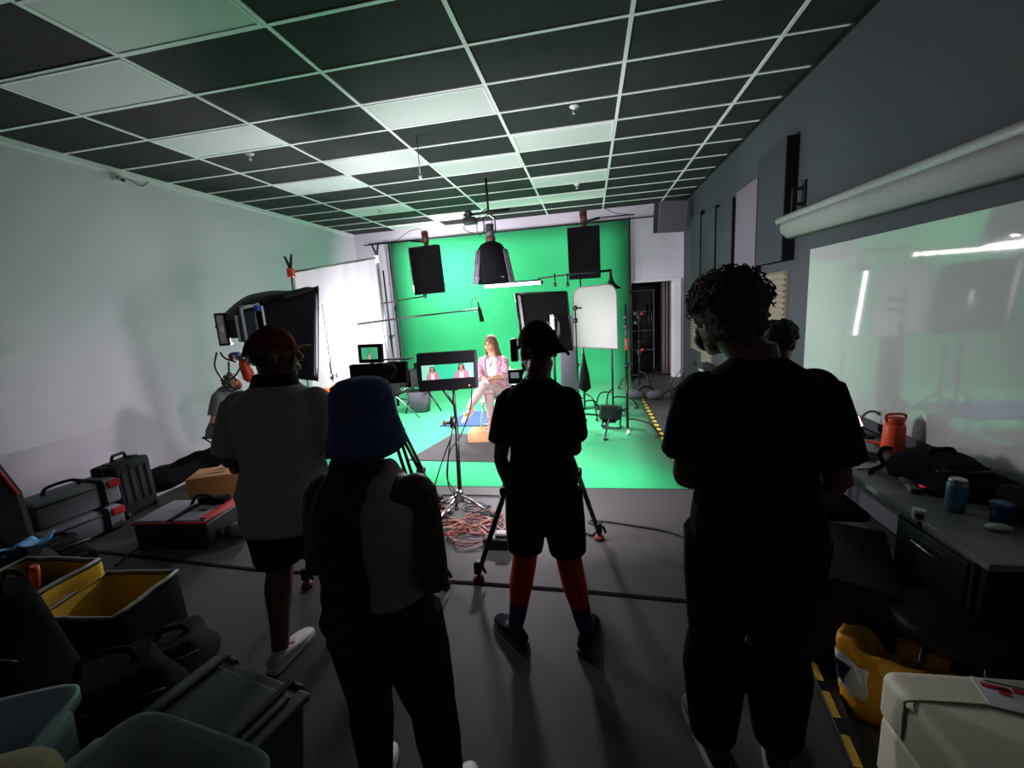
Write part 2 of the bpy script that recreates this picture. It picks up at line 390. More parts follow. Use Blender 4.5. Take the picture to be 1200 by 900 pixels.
# hazard tape along the right edge of the cloth
m = bpy.data.materials.new('hazard_tape'); m.use_nodes = True; nt = m.node_tree; bs = nt.nodes['Principled BSDF']; bs.inputs['Roughness'].default_value = .5
tc = nt.nodes.new('ShaderNodeTexCoord'); wv = nt.nodes.new('ShaderNodeTexWave'); wv.inputs['Scale'].default_value = 1.55; wv.bands_direction = 'Y'
cr = nt.nodes.new('ShaderNodeValToRGB'); cr.color_ramp.interpolation = 'CONSTANT'; cr.color_ramp.elements[0].color = (.01,.01,.01,1); cr.color_ramp.elements[1].position = .42; cr.color_ramp.elements[1].color = srgb(240,205,90)
nt.links.new(tc.outputs['Object'], wv.inputs['Vector']); nt.links.new(wv.outputs['Fac'], cr.inputs[0]); nt.links.new(cr.outputs[0], bs.inputs['Base Color']); M['hazard'] = m
b = MB(); b.box((.90, (GYF+7.9)/2, .009), (.055, 7.9-GYF, .003)); b.build('hazard_tape', m, label='black and yellow striped tape along the green floor edge', cat='tape')
b = MB(); b.prism([(.865,7.9,.0095),(.93,7.9,.0095),(.95,8.3,.0095),(.885,8.3,.0095)], (0,0,.002)); b.build('white_tape', M['white'], label='short white strip of tape beyond the hazard tape', cat='tape')
# mats on the green floor
b = MB(); b.prism([(-2.30,4.76,.009),(-.45,4.68,.009),(-.42,5.75,.009),(-2.05,5.84,.009)], (0,0,.012)); b.build('floor_mat', mat('dark_grey_mat', (.05,.05,.05), .9, bump=.3), label='dark grey rectangular mat in front of the wooden box', cat='mat', bevel=.003)
b = MB(); b.prism([(-2.40,6.25,.009),(-.75,6.2,.009),(-.75,7.1,.009),(-2.15,7.15,.009)], (0,0,.025)); b.build('gym_mat', mat('blue_mat', srgb(52,82,128), .8, bump=.2), label='blue foam mat under the folding chair', cat='mat', bevel=.005)
# wooden box under the foot
M['ply'] = mat('birch_plywood', srgb(206,160,112), .6, var=.12, scale=9)
def apple_box(name, label, c, size, rz, holes=True):
    o = thing(name, label, 'wooden box', (c[0], c[1], c[2]-size[2]/2))
    b = MB(); b.rbox(c, size, .006, rz, seg=2); b.build('box_shell', M['ply'], o)
    return o
apple_box('apple_box', 'low wooden box under the seated womans shoe', (-1.45, 5.58, .085), (.50,.30,.15), .04)

# ------------------------------------------------------------------ flagged lamps that light the cloth
M['lampwhite'] = mat('lit_lamp_face', (.9,.9,.9), .5, emit=(1,.97,.98), estr=6)
M['redbrown'] = mat('red_brown_lamp_body', (.10,.028,.022), .45)
def flag_lamp(label, x, y, zt, w, h, armx, tilt, slit):
    o = thing('flag_lamp', label, 'studio lamp', (x, y, zt+.25), 'lamps behind black flags over the green screen')
    ex = V((w/2, 0, tilt*w/2)); ez = V((0, -.04, h/2)); c = V((x, y, zt-h/2)); ny = V((0, .012, 0))
    b = MB(); b.obox(c, ex, ny, ez); b.build('black_flag', M['blackcloth'], o, bevel=.004)
    b = MB()
    for k in (-1, 1): b.tube([c+k*ex-ez, c+k*ex+ez], .009); b.tube([c-ex+k*ez, c+ex+k*ez], .009)
    b.build('flag_wire', M['blackmetal'], o)
    # lamp panel behind, facing the cloth
    pc = c+V((slit, .13, .045))
    b = MB(); b.obox(pc, ex*1.0, V((0,.02,0)), ez*.99); b.build('panel_housing', M['white'], o, bevel=.006)
    b = MB(); b.obox(pc+V((0,.024,0)), ex*.94, V((0,.003,0)), ez*.94); b.build('panel_diffuser', M['lampwhite'], o)
    top = V((x+.0*w, y+.04, zt+.02)); 
    b = MB(); b.cyl(top+V((.02,0,-.04)), top+V((.02,.0,.06)), .045); b.cyl(top+V((.02,0,.06)), top+V((.005,0,.24)), .06, .07); b.cyl(top+V((.005,0,.24)), top+V((.0,0,.28)), .072, .06); b.build('lamp_head', M['redbrown'], o)
    s = 1 if armx > x else -1
    b = MB(); b.cyl(top+V((.02,0,.08)), top+V((s*.30,.02,.13)), .022); b.tube([top+V((s*.30,.02,.13)), V((armx, y+.3, zt+.19))], .012); b.build('boom_arm', M['blackmetal'], o)
    b = MB(); b.tube(spline([top+V((0,0,.26)), top+V((s*.12,.0,.34)), top+V((s*.35,.02,.30)), top+V((s*.6,.05,.18)), top+V((s*.8,.1,.16))]), .006); b.build('cord', M['cable'], o)
    return o, pc
SY = 8.3
p1 = at(480, 289, 'y', SY); p2 = at(516, 290, 'y', SY); p3 = at(514, 342, 'y', SY)
f1, c1 = flag_lamp('black flag with lamp hanging over the left of the green screen', (p1.x+p2.x)/2, SY, (p1.z+p2.z)/2, p2.x-p1.x, p1.z-p3.z-.02, GXL+.05, .02, -.085)
p1 = at(665, 267, 'y', SY); p2 = at(702, 266, 'y', SY); p3 = at(702, 325, 'y', SY)
f2, c2 = flag_lamp('black flag with lamp hanging over the right of the green screen', (p1.x+p2.x)/2, SY, (p1.z+p2.z)/2, p2.x-p1.x, p1.z-p3.z-.02, GXR, .0, .0)
# ------------------------------------------------------------------ overhead lantern softbox
LY = 6.9
pt = at(575, 283, 'y', LY); pb = at(577, 333.5, 'y', LY)
LT = thing('lantern_softbox', 'overhead lantern softbox with draped black and grey skirt', 'studio lamp', pt)
lz0, lz1 = pb.z, pt.z
M['skirtgrey'] = mat('grey_purple_skirt', (.13,.12,.16), .8, bump=.2)
b = MB(); 
def lring(r, z, w=0, a0=0, a1=2*PI, n=28): return [(pt.x+(r+w*math.sin(9*a))*math.cos(a), LY+(r+w*math.sin(9*a))*math.sin(a), z) for a in [a0+(a1-a0)*k/n for k in range(n)]]
b.rings([lring(.07, lz1), lring(.17, lz1-.05), lring(.245, lz1-.16), lring(.275, lz1-.32, .005), lring(.285, lz0+.02, .012), lring(.28, lz0+.02, .012), lring(.265, lz1-.32), lring(.23, lz1-.17), lring(.15, lz1-.07)], cap=False)
b.build('black_skirt', M['blackcloth'], LT)
for a0, a1, off in ((PI*1.02, PI*1.32, .02), (-.55, -.05, .03), (-.05, .7, .03)):
    b = MB(); b.grid(lambda u, v: (pt.x+(.22+.09*v+off+.010*math.sin(u*22))*math.cos(a0+(a1-a0)*u), LY+(.22+.09*v+off+.010*math.sin(u*22))*math.sin(a0+(a1-a0)*u), lz1-.14-v*(lz1-lz0-.15)), 24, 5); b.build('side_flap', M['skirtgrey'], LT, solid=.006)
b = MB(); b.cyl((pt.x,LY,lz1-.02), (pt.x,LY,lz1+.05), .075); b.cyl((pt.x,LY,lz1+.05),(pt.x,LY,lz1+.26),.07,.065); b.build('lamp_head', mat('grey_lamp_body', (.06,.055,.055), .45), LT)
b = MB(); b.cyl((pt.x,LY,lz1+.02), (pt.x,LY,lz1+.06), .078); b.build('red_ring', M['redbrown'], LT)
b = MB(); b.tube([(pt.x-.09,LY,lz1+.12),(pt.x-.09,LY,lz1+.36),(pt.x,LY,lz1+.42),(pt.x+.09,LY,lz1+.36),(pt.x+.09,LY,lz1+.12)], .011); b.cyl((pt.x,LY,lz1+.40),(pt.x,LY,HC),.014); b.build('yoke', M['blackmetal'], LT)
b = MB(); b.tube(spline([(pt.x-.06,LY-.03,lz1+.2),(pt.x-.16,LY-.05,lz1+.10),(pt.x-.2,LY-.03,lz1+.24),(pt.x-.12,LY,lz1+.44),(pt.x-.02,LY,lz1+.5)]), .006); b.build('cord', M['cable'], LT)
b = MB(); b.lathe((pt.x,LY,lz1-.24), [(0,.06),(.05,.05),(.07,0),(.05,-.05),(0,-.06)]); b.build('bulb_dome', M['lampwhite'], LT)
# overhead bracket with projector beside it
q = at(551, 259, 'y', LY-.1)
OP = thing('overhead_fixture', 'small black projector clamped to a ceiling pole above the lantern', 'projector', q+V((0,0,.1)))
b = MB(); b.rbox(q, (.2,.16,.10), .02); b.build('fixture_body', M['black'], OP)
b = MB(); b.cyl(q+V((-.02,0,.04)), q+V((-.02,0,.12)), .05); b.ell(q+V((-.02,0,.12)), (.06,.06,.04)); b.build('clamp', M['blackmetal'], OP)
b = MB(); b.cyl(q+V((-.1,0,.09)), q+V((.62,.1,.13)), .022); b.cyl(q+V((.28,.05,.09)), (q.x+.28,q.y+.05,HC), .013); b.build('cross_arm', M['blackmetal'], OP)
b = MB(); b.tube(spline([q+V((-.08,0,-.03)), q+V((-.1,0,-.12)), q+V((.1,0,-.2)), q+V((.3,.02,-.16)), q+V((.34,.03,-.02))]), .006); b.build('cord', M['cable'], OP)
# ------------------------------------------------------------------ LED tube on an arm
a, c = at(568, 336, 'y', 8.0), at(634, 331, 'y', 7.7)
TB = thing('led_tube', 'long white LED tube light hanging below the overhead lantern', 'LED tube', (a+c)/2)
b = MB(); b.cyl(a, c, .026, n=12); b.build('tube_lamp', mat('lit_tube', (.9,.88,.86), .5, emit=(1,.95,.9), estr=26), TB)
b = MB(); d = (c-a).normalized(); b.cyl(a, a-d*.03, .03); b.cyl(c, c+d*.03, .03); b.cyl(a+V((0,0,.04)), c+V((0,0,.04)), .018); b.build('end_cap', M['black'], TB)
b = MB(); b.tube([c+V((-.04,-.04,.03)), c+V((-.04,-.04,.07)), at(664, 322, 'y', 6.75), at(717, 316, 'y', 6.85)], .012)
for px in (650, 665): p = at(px, 322, 'y', 6.75); b.tube([p+V((0,0,.02)), p+V((0,-.02,-.16))], .012); b.rbox(p+V((0,-.02,-.15)), (.05,.04,.06), .01)
b.build('grip_arm', M['blackmetal'], TB)
# ------------------------------------------------------------------ boom microphone
BY = 6.2
a, c = at(396, 383, 'y', BY), at(563, 362, 'y', BY)
BM = thing('boom_microphone', 'black boom microphone reaching across in front of the green screen', 'microphone', a)
b = MB(); b.tube([a, a+(c-a)*.5+V((0,0,.01)), c], [.016, .014, .010]); b.build('boom_pole', M['blackmetal'], BM)
b = MB(); m0 = at(560, 354, 'y', BY); m1 = at(565, 377, 'y', BY); b.tube([m0, m0+(m1-m0)*.25, m0+(m1-m0)*.4, m1], [.012,.014,.03,.034], n=12); b.build('foam_windscreen', M['blackcloth'], BM)
b = MB(); b.tube([c+V((.03*math.cos(k)*2.2-.07,0,.06+.05*math.sin(k)*2)) for k in [i*.6 for i in range(1, 9)]], .005); b.build('cord', M['cable'], BM)
st = V((-3.95, 7.0, 0))
# short arm with a little clip
a, c = at(446, 356, 'y', 7.4), at(498, 347, 'y', 7.4)
GA = thing('grip_rod', 'thin black grip rod with a small clip left of the boom microphone', 'grip arm', a)
b = MB(); b.tube([a, c], .011); b.build('arm_rod', M['blackmetal'], GA)
b = MB(); b.rbox(c, (.06,.05,.07), .01); b.build('clip', M['black'], GA)
# tall thin stand at the left edge of the cloth carrying both arms
p = at(463, 438, 'y', 7.4)
def cstand(label, x, y, h, name='grip_stand', legs=True, rot=0, group='metal grip stands on the green floor', col='steel', r=.016):
    o = thing(name, label, 'light stand', (x, y, .008), group)
    b = MB(); b.cyl((x,y,.10), (x,y,h*.55), r); b.cyl((x,y,h*.55), (x,y,h), r*.75); b.cyl((x,y,h*.53), (x,y,h*.53+.06), r*1.7); b.build('column', M[col], o)
    b = MB(); b.cyl((x+r,y,h*.55), (x+.07,y,h*.55), .008); b.box((x+.07,y,h*.55), (.012,.012,.06)); b.build('knob', M['black'], o)
    for k in range(3):
        a = rot+k*2*PI/3; d = V((math.cos(a), math.sin(a), 0)); o3 = V((x,y,0))
        b = MB(); z1 = .12+.07*k
        b.tube(spline([o3+V((0,0,z1+.10)), o3+d*.10+V((0,0,z1+.11)), o3+d*.30+V((0,0,z1+.06)), o3+d*.40+V((0,0,.07)), o3+d*.42+V((0,0,.025)), o3+d*.36+V((0,0,.022))], 4), .012); b.build('leg', M[col], o)
    return o
S1 = cstand('thin dark stand holding the boom arm at the left of the green screen', p.x, 7.4, 2.6, 'boom_stand', col='blackmetal', r=.02)
# ------------------------------------------------------------------ seated woman's folding chair
CX, CY = -1.40, 6.03
FC = thing('folding_chair', 'metal folding chair with white seat under the seated woman', 'chair', (CX, CY, .04))
M['chairmetal'] = mat('pale_chair_steel', (.6,.62,.6), .3, .6)
sz = .50
for s in (-1, 1):
    b = MB(); x = CX+s*.20
    b.tube([(x, CY-.28, .05), (x, CY+.02, sz-.03), (x, CY+.20, .92)], .013); b.build('leg', M['chairmetal'], FC)
    b = MB(); b.tube([(x*.999, CY+.30, .05), (x, CY-.16, sz-.02)], .013); b.build('leg', M['chairmetal'], FC)
b = MB(); b.rbox((CX, CY+.0, sz), (.40,.40,.03), .012); b.build('seat', M['white'], FC)
b = MB(); b.rbox((CX, CY+.19, .86), (.40,.025,.16), .012, rx=-.2); b.build('backrest', M['white'], FC)
for y_ in (-.20, .22): b = MB(); b.tube([(CX-.20, CY+y_, .16), (CX+.20, CY+y_, .16)], .010); b.build('stretcher', M['chairmetal'], FC)
# ------------------------------------------------------------------ black light panel on a stand (seen from behind)
KY = 6.2
P = [at(604,344,'y',KY), at(664,342,'y',KY+.12), at(671,410,'y',KY+.12), at(613,412,'y',KY)]
KP = thing('flat_lamp', 'big black square lamp panel seen from behind above the centre man', 'studio lamp', (-.55, KY+.05, 0))
b = MB(); b.prism([P[3],P[2],P[1],P[0]], (0,.09,0)); b.build('panel_back', mat('black_panel', (.004,.004,.005), .85, spec=.1), KP, bevel=.02)
e = (P[3]-P[0]); 
b = MB(); b.prism([P[0]+V((.03,-.012,-.03)), P[0]+V((.07,-.012,-.03)), P[3]+V((.07,-.012,.03)), P[3]+V((.03,-.012,.03))], (0,.01,0)); b.build('silver_strip', M['chrome'], KP)
b = MB()
for k in range(4):
    q0, q1 = P[k], P[(k+1)%4]; b.tube([q0+V((0,-.005,0)), q1+V((0,-.005,0))], .014)
b.build('edge_frame', M['blackmetal'], KP)
cc = (P[0]+P[2])/2
b = MB(); b.rbox(cc+V((.12,-.04,-.03)), (.06,.06,.28), .012); b.build('yoke_bar', M['chrome'], KP)
b = MB(); b.rbox(cc+V((.13,-.03,-.10)), (.2,.05,.22), .01); b.build('power_box', M['black'], KP)
b = MB(); b.cyl((cc.x+.12,KY+.02,.05),(cc.x+.12,KY+.02,cc.z),.02); b.build('stand_column', M['blackmetal'], KP)
for k in range(3):
    a = k*2.094+.5; b = MB(); b.tube([(cc.x+.12,KY+.02,.55),(cc.x+.12+.5*math.cos(a),KY+.02+.5*math.sin(a),.02)], .012); b.build('leg', M['blackmetal'], KP)
# grey pillar-like bag / folded cloth right of it
p = at(668, 412, 'y', 6.7)
# ------------------------------------------------------------------ white reflector
RY = 6.35
RP = thing('reflector_panel', 'white rounded diffusion panel on a stand right of centre', 'reflector', (.08, RY, 1.1))
c0, c1_, c2_, c3 = at(671,338,'y',RY), at(722,332,'y',RY), at(724,409,'y',RY), at(672,406,'y',RY)
def rp(u, v):
    # rounded rectangle with a soft bow
    p = (c0*(1-u)+c1_*u)*(1-v)+(c3*(1-u)+c2_*u)*v
    return p+V((0, -.05*math.sin(PI*u), 0))
b = MB(); n = 24; r = .22
pts = []
def rr(u, v):
    # squircle clamp of corners at the top
    du, dv = .5-abs(u-.5), v
    if du < r and dv < r*.7:
        a = math.hypot((r-du)/r, (r*.7-dv)/(r*.7))
        if a > 1: 
            u = u+(1 if u < .5 else -1)*(r-du)*(1-1/a); v = v+(r*.7-dv)*(1-1/a)
    return rp(u, v)
b.grid(rr, n, n); b.build('diffusion_cloth', translucent('white_diffusion', (.62,.59,.58), .72), RP)
b = MB(); b.tube([rr(u, 0)+V((0,-.006,0)) for u in [k/20 for k in range(21)]]+[rr(1, v)+V((0,-.006,0)) for v in [k/12 for k in range(1,13)]]+[rr(1-u, 1)+V((0,-.006,0)) for u in [k/12 for k in range(1,13)]]+[rr(0, 1-v)+V((0,-.006,0)) for v in [k/12 for k in range(1,12)]], .009, close=True); b.build('rim', mat('grey_rim', (.2,.2,.2), .5), RP)
# little mic-like knuckle stand in front of the reflector
p = at(674, 361, 'y', 6.0)
KN = cstand('black stand with a round knuckle in front of the white panel', p.x, 6.0, p.z, 'knuckle_stand', rot=.4, col='blackmetal', r=.013)
b = MB(); b.ell(p, (.035,.03,.035)); b.cyl(p, p+V((.09,0,-.005)), .012); b.cyl(p+V((0,0,-.20)), p+V((0,0,-.14)), .028); b.build('knuckle', M['black'], KN)
# steel stands right of centre
S2 = cstand('dark steel stand behind the white panel, its base deepest on the floor', .34, 7.1, 2.25, rot=.2, col='blackmetal')
S3 = cstand('steel stand at the right edge of the white panel, nearest the hazard tape', .46, 5.75, 1.75, rot=-.35, col='blackmetal', r=.018)
S4 = cstand('thin dark stand between lamp panel and white panel', -.12, 6.8, 2.25, rot=1, col='blackmetal')
p = at(727, 372, 'y', 5.75)
for dz, w in ((0,'upper'), (-.12,'lower')):
    b = MB(); q = V((.46,5.75,p.z+dz)); b.rbox(q, (.07,.06,.05), .012); b.tube([q, q+V((.10,0,.03))], .016); b.ell(q+V((.13,0,.04)), (.035,.02,.03)); b.build('grip_head', M['black'], S3)
b = MB(); b.rbox((.46,5.70,1.24), (.05,.03,.16), .008); b.build('red_grip', mat('rust_grip', srgb(120,40,25), .5), S3)
b = MB(); b.cyl((.46,5.75,.0), (.46,5.64,.09), .02); b.build('white_foot', M['white'], S3)
# cone softbox hanging from the arm behind the reflector
q = at(716, 327, 'y', 6.85)
CS = thing('cone_lamp', 'black cone lamp shade behind the top corner of the white panel', 'studio lamp', q)
b = MB(); b.lathe(q+V((0,0,.05)), [(.02,.0),(.03,-.05),(.06,-.12),(.16,-.2),(.15,-.2),(.05,-.12),(.0,-.06)]); b.build('cone_shade', M['black'], CS)
b = MB(); b.cyl(q+V((0,0,.05)), q+V((0,0,.12)), .018); b.tube([q+V((0,0,.12)), at(664, 322, 'y', 6.8)], .012); b.build('hanging_arm', M['blackmetal'], CS)
VT = thing('led_tube', 'upright LED tube standing behind the white diffusion panel', 'LED tube', (.2, 7.2, 1.6))
b = MB(); b.cyl((.25,6.85,2.02), (.33,6.85,1.10), .019, n=12); b.build('tube_lamp', mat('lit_upright_tube', (.9,.88,.86), .5, emit=(1,.96,.98), estr=16), VT)
b = MB(); b.cyl((.25,6.85,2.02), (.2465,6.85,2.06), .022); b.cyl((.33,6.85,1.10), (.3335,6.85,1.06), .022); b.cyl((.253,6.88,2.02), (.333,6.88,1.10), .010); b.build('end_cap', M['black'], VT)
b = MB(); b.tube([(.29,6.89,1.6), (.34,7.1,1.6)], .012); b.build('clamp_arm', M['blackmetal'], VT)
# hanging dark bag and cloths between the stands
q = at(685, 440, 'y', 6.8)
HB = thing('folded_umbrella', 'dark folded umbrella hanging on a stand behind the centre man', 'umbrella', q)
b = MB(); b.tube([q+V((0,0,.38)), q+V((0,0,.25)), q+V((0,0,.0)), q+V((0,0,-.2)), q+V((0,0,-.27))], [.008,.03,.08,.10,.02], n=10); b.build('folded_cloth', M['blackcloth'], HB)
b = MB(); b.cyl(q+V((0,0,.36)), q+V((0,0,.6)), .008); b.build('shaft', M['steel'], HB)
q = at(667, 430, 'y', 7.2)
b = MB(); b.rbox((q.x, 7.2, .8), (.30,.12,1.6), .03); b.build('rolled_case', M['greycloth'], label='tall grey soft case standing behind the centre mans shoulder', cat='case')
# work light low on the green floor
q = at(713, 483, 'y', 6.1)
WL = thing('work_light', 'small black barn door lamp low beside the stand foot', 'studio lamp', (q.x, 6.1, .01))
R = Euler((.15, .1, .2)).to_matrix()
b = MB(); b.obox(q, R@V((.125,0,0)), R@V((0,.04,0)), R@V((0,0,.10))); b.build('lamp_housing', M['black'], WL, bevel=.01)
b = MB(); b.obox(q+V((.13,0,-.02)), R@V((.04,0,.02)), R@V((0,.05,0)), R@V((0,0,.09))); b.obox(q+V((-.0,-.02,-.12)), R@V((.1,0,0)), R@V((0,.04,.01)), R@V((0,.0,.006))); b.build('barn_door', M['blackmetal'], WL)
b = MB(); b.tube([q+V((-.06,0,-.05)), q+V((-.10,0,-.20)), (q.x-.09,6.05,.02), (q.x+.1,6.02,.02), (q.x+.17,6.02,.02)], .014); b.build('foot_bracket', M['blackmetal'], WL)
# sandbags by the end of the tape
q = at(757, 462, 'z', .09); 
SB = thing('sandbag', 'grey saddle sandbag lying at the end of the hazard tape', 'sandbag', (q.x, q.y, 0))
for k, (dx, dy, s) in enumerate(((-.16,.02,1), (.16,-.02,-1))):
    b = MB(); b.ell((q.x+dx, q.y+dy, .085), (.17,.15,.085), Euler((0, s*.2, .3*s)).to_matrix()); b.build('sand_pouch', M['greycloth'], SB)
b = MB(); b.tube(spline([(q.x-.14,q.y-.02,.15),(q.x-.05,q.y,.22),(q.x+.06,q.y,.22),(q.x+.15,q.y-.02,.15)]), .018); b.build('carry_strap', M['blackcloth'], SB)
SBb = cstand('thin black stand at the right pole of the green screen', .95, 8.75, 1.75, 'clamp_stand', rot=.9, col='blackmetal')
for z in (1.45, .75):
    b = MB(); b.rbox((.95,8.73,z), (.08,.08,.10), .015); b.cyl((.95,8.73,z),(1.06,8.7,z+.06),.014); b.build('clamp', M['black'], SBb)
    b = MB(); b.cyl((.97,8.68,z+.05),(1.03,8.66,z+.08),.02); b.build('red_knob', M['red'], SBb)
# bucket-like bag on the left part of the green floor
q = at(492, 470, 'y', 7.3)
WB = thing('gear_bag', 'dark grey open gear bag on the green floor behind the monitor', 'bag', (q.x, 7.3, .01))
q = V((q.x, 7.3, 0))
b = MB(); 
def rq(w, d, z, n=20): return [(q.x+w*math.copysign(abs(math.cos(a))**.5, math.cos(a)), q.y+d*math.copysign(abs(math.sin(a))**.5, math.sin(a)), z) for a in [2*PI*k/n for k in range(n)]]
b.rings([rq(.16,.13,.01), rq(.19,.16,.2), rq(.20,.17,.40), rq(.185,.155,.40), rq(.17,.14,.2), rq(.14,.11,.03)]); b.build('bag_body', M['greycloth'], WB)
b = MB(); b.grid(lambda u, v: (q.x-.26+.52*u, q.y-.17+.34*v, .43+.08*math.sin(PI*u)+.01*math.sin(v*8)), 12, 6); b.build('bag_flap', M['darkcloth'], WB, solid=.02)
for P_ in ([(q.x+.2,q.y,.35),(q.x+.42,q.y-.05,.02)], [(q.x-.2,q.y,.3),(q.x-.2,q.y-.2,.02)]): b = MB(); b.tube(P_, .014); b.build('prop_leg', M['blackmetal'], WB)
# ------------------------------------------------------------------ open flight case on the right
OC = thing('flight_case', 'open black flight case with lit white tubes by the right wall', 'case', (1.70, 7.3, 0))
R = lambda x, y, z: V((1.64, 7.35, 0))+V((x, y, z))
b = MB(); b.box(R(0,0,.02), (.5,1.1,.04)); b.box(R(-.24,0,.1), (.02,1.1,.2)); b.box(R(.24,0,.1), (.02,1.1,.2)); b.box(R(0,-.54,.1), (.5,.02,.2)); b.box(R(0,.54,.1), (.5,.02,.2)); b.build('case_base', M['black'], OC, bevel=.006)
b = MB(); b.box(R(.30,0,.42), (.03,1.1,.46), ry=.18); b.build('case_lid', M['black'], OC, bevel=.006)
b = MB(); b.grid(lambda u, v: R(.26, -.5+u, .24+.40*v)+V((.07*v,0,0))+V((-.02-.03*abs(math.sin(u*18)*math.sin(v*9)),0,0)), 40, 16); b.build('lid_foam', M['darkcloth'], OC)
b = MB(); b.cyl(R(-.08,-.5,.21), R(-.08,.48,.21), .022); b.build('light_tube', M['white'], OC)
b = MB(); b.cyl(R(.20,-.5,.36), R(.20,.48,.36), .022); b.build('light_tube', M['white'], OC)
b = MB(); b.cyl(R(.225,-.5,.52), R(.225,.48,.52), .022); b.build('light_tube', M['white'], OC)
b = MB(); b.ell(R(-.24,-.5,.12), (.03,.05,.03)); b.build('red_latch', M['red'], OC)
b = MB(); b.tube(spline([R(.1,.3,.2), R(.14,.1,.26), R(.06,-.1,.24), R(.12,-.25,.26), R(.05,-.35,.22)]), .018); b.build('coiled_cable', mat('blue_cable', (.02,.025,.08), .5), OC)
# cable from the wall
b = MB(); b.tube(spline([(XR-.02,8.9,.45),(1.8,9.1,.30),(1.65,9.2,.02),(1.5,8.6,.012),(1.3,8.3,.012),(1.1,8.45,.012)]), .009); b.build('floor_cable', M['cable'], label='black cable running from right wall socket to the sandbag', cat='cable')
b = MB(); b.rbox((XR-.015,8.9,.47), (.03,.09,.09), .008); b.build('wall_socket', M['black'], label='black socket low on the right wall near the doorway', cat='socket')
# ================================================================== LEFT SIDE OF THE SET
# diffusion frame: white cloth on a pipe frame
M['silk'] = translucent('white_silk', (.60,.585,.61), .34)
A, B = V((-3.98, 5.45, 0)), V((-3.32, 6.55, 0))
zA, zB = 2.47, 2.70
DF = thing('diffusion_frame', 'tall frame of white diffusion cloth glowing beside the black softbox', 'diffusion frame', (A+B)/2)
nrm = (B-A).cross(V((0,0,1))).normalized()
b = MB()
def silk(u, v):
    p = A.lerp(B, u); zt = zA+(zB-zA)*u; z = zt+(.42-zt)*v
    w = .035*math.sin(u*15+1.5*math.sin(v*3))*(.25+v)+.018*math.sin(u*37+v*3)*(.3+v)
    bow = -.05*math.sin(PI*u)*0
    return p+nrm*(w+bow)+V((0,0,z))
b.grid(silk, 60, 24); b.build('diffusion_cloth', M['silk'], DF)
b = MB(); b.tube([A+V((0,0,zA+.01)), B+V((0,0,zB+.01))], .016); b.build('top_pipe', M['steel'], DF)
for P0, zt, nm in ((A, zA, 'left'), (B, zB, 'right')):
    d = (P0-(A+B)/2).normalized()*.04
    b = MB(); b.cyl(P0+d, P0+d+V((0,0,zt+.05)), .017); 
    b.build('side_pipe', M['steel'], DF)
    for k in range(3):
        a = k*2.094+.6
        b = MB(); b.tube([P0+d+V((0,0,.5)), P0+d+V((.4*math.cos(a),.4*math.sin(a),.02))], .012); b.build('leg', M['steel'], DF)
    b = MB(); q = P0+d+V((0,0,zt)); b.rbox(q+V((0,0,.0)), (.09,.07,.12), .015)
    b.build('corner_clamp', M['orange'] if nm == 'left' else M['white'], DF)
    b = MB(); b.tube([q+V((0,0,.05)), q+V((-.06,0,.22))], [.022,.014]); b.tube([q+V((0,0,.05)), q+V((.05,0,.24))], [.022,.014]); b.build('clamp_handle', M['black'], DF)
# key lamp behind the cloth
KL = thing('key_lamp', 'large lamp behind the white diffusion cloth', 'studio lamp', (-4.65, 6.75, .02))
kc = V((-4.62, 6.72, 1.62)); kd = (V((-3.6,6.05,1.6))-kc).normalized(); kx, ky, _ = frame_of(kd)
b = MB(); b.cyl(kc-kd*.38, kc-kd*.04, .19, .22, n=24); b.build('lamp_body', M['black'], KL)
b = MB(); b.cyl(kc-kd*.04, kc-kd*.02, .2, n=24); b.build('lens', M['lampwhite'], KL)
b = MB(); b.cyl((kc-kd*.2)*1, (kc.x-kd.x*.2, kc.y-kd.y*.2, .3), .02); b.build('stand_column', M['blackmetal'], KL)
for k in range(3):
    a = k*2.094; q = V((kc.x-kd.x*.2, kc.y-kd.y*.2, 0)); b = MB(); b.tube([q+V((0,0,.5)), q+V((.4*math.cos(a),.4*math.sin(a),.02))], .012); b.build('leg', M['blackmetal'], KL)
# slim stand with orange markings in front of the cloth
p = V((-3.02, 5.0, 0)); p = at(393, 470, 'y', 4.9)
RS = cstand('slim stand with red joints in front of the white cloth', p.x, 4.9, 2.0, 'red_jointed_stand', rot=.3, group='stands on the green floor', col='blackmetal', r=.013)
for z in (1.28, .92, 1.62):
    b = MB(); b.cyl((p.x,4.9,z), (p.x,4.9,z+.09), .022); b.build('red_joint', mat('red_joint', srgb(205,80,60), .5), RS)
q = at(387, 460, 'y', 4.85)
b = MB(); b.rbox((q.x, 4.8, q.z-.02), (.10,.05,.22), .03, ry=.2); b.build('orange_bag', M['orange'], RS)
# ------------------------------------------------------------------ softbox on a big LED head
SX = thing('softbox_light', 'big lamp with black softbox left of the white cloth', 'studio lamp', (-3.55, 4.0, .02))
YN, YFAR = 4.15, 4.55                               # mouth seen edge on
m_tr, m_br = at(372, 336, 'y', 4.35), at(372, 446, 'y', 4.35)
sight = (m_tr-EYE); sight.z = 0; sight.normalize(); side = V((sight.y, -sight.x, 0))       # side = outward through the mouth
mc = (m_tr+m_br)/2; hh = (m_tr.z-m_br.z)/2; hw = .42
near = mc; far = mc+sight*.75; upv = (m_tr-m_br)/2
hc = at(296, 384, 'y', 4.1)
tl = at(330, 352, 'y', 4.0)
mouth = [near+upv, far+upv*1.05, far-upv, near-upv]
ac_ = at(300, 358, 'y', 4.0); bc_ = at(300, 432, 'y', 4.0)
back = [ac_, ac_+sight*.45+V((0,0,.02)), bc_+sight*.45, bc_]
b = MB()
R = []
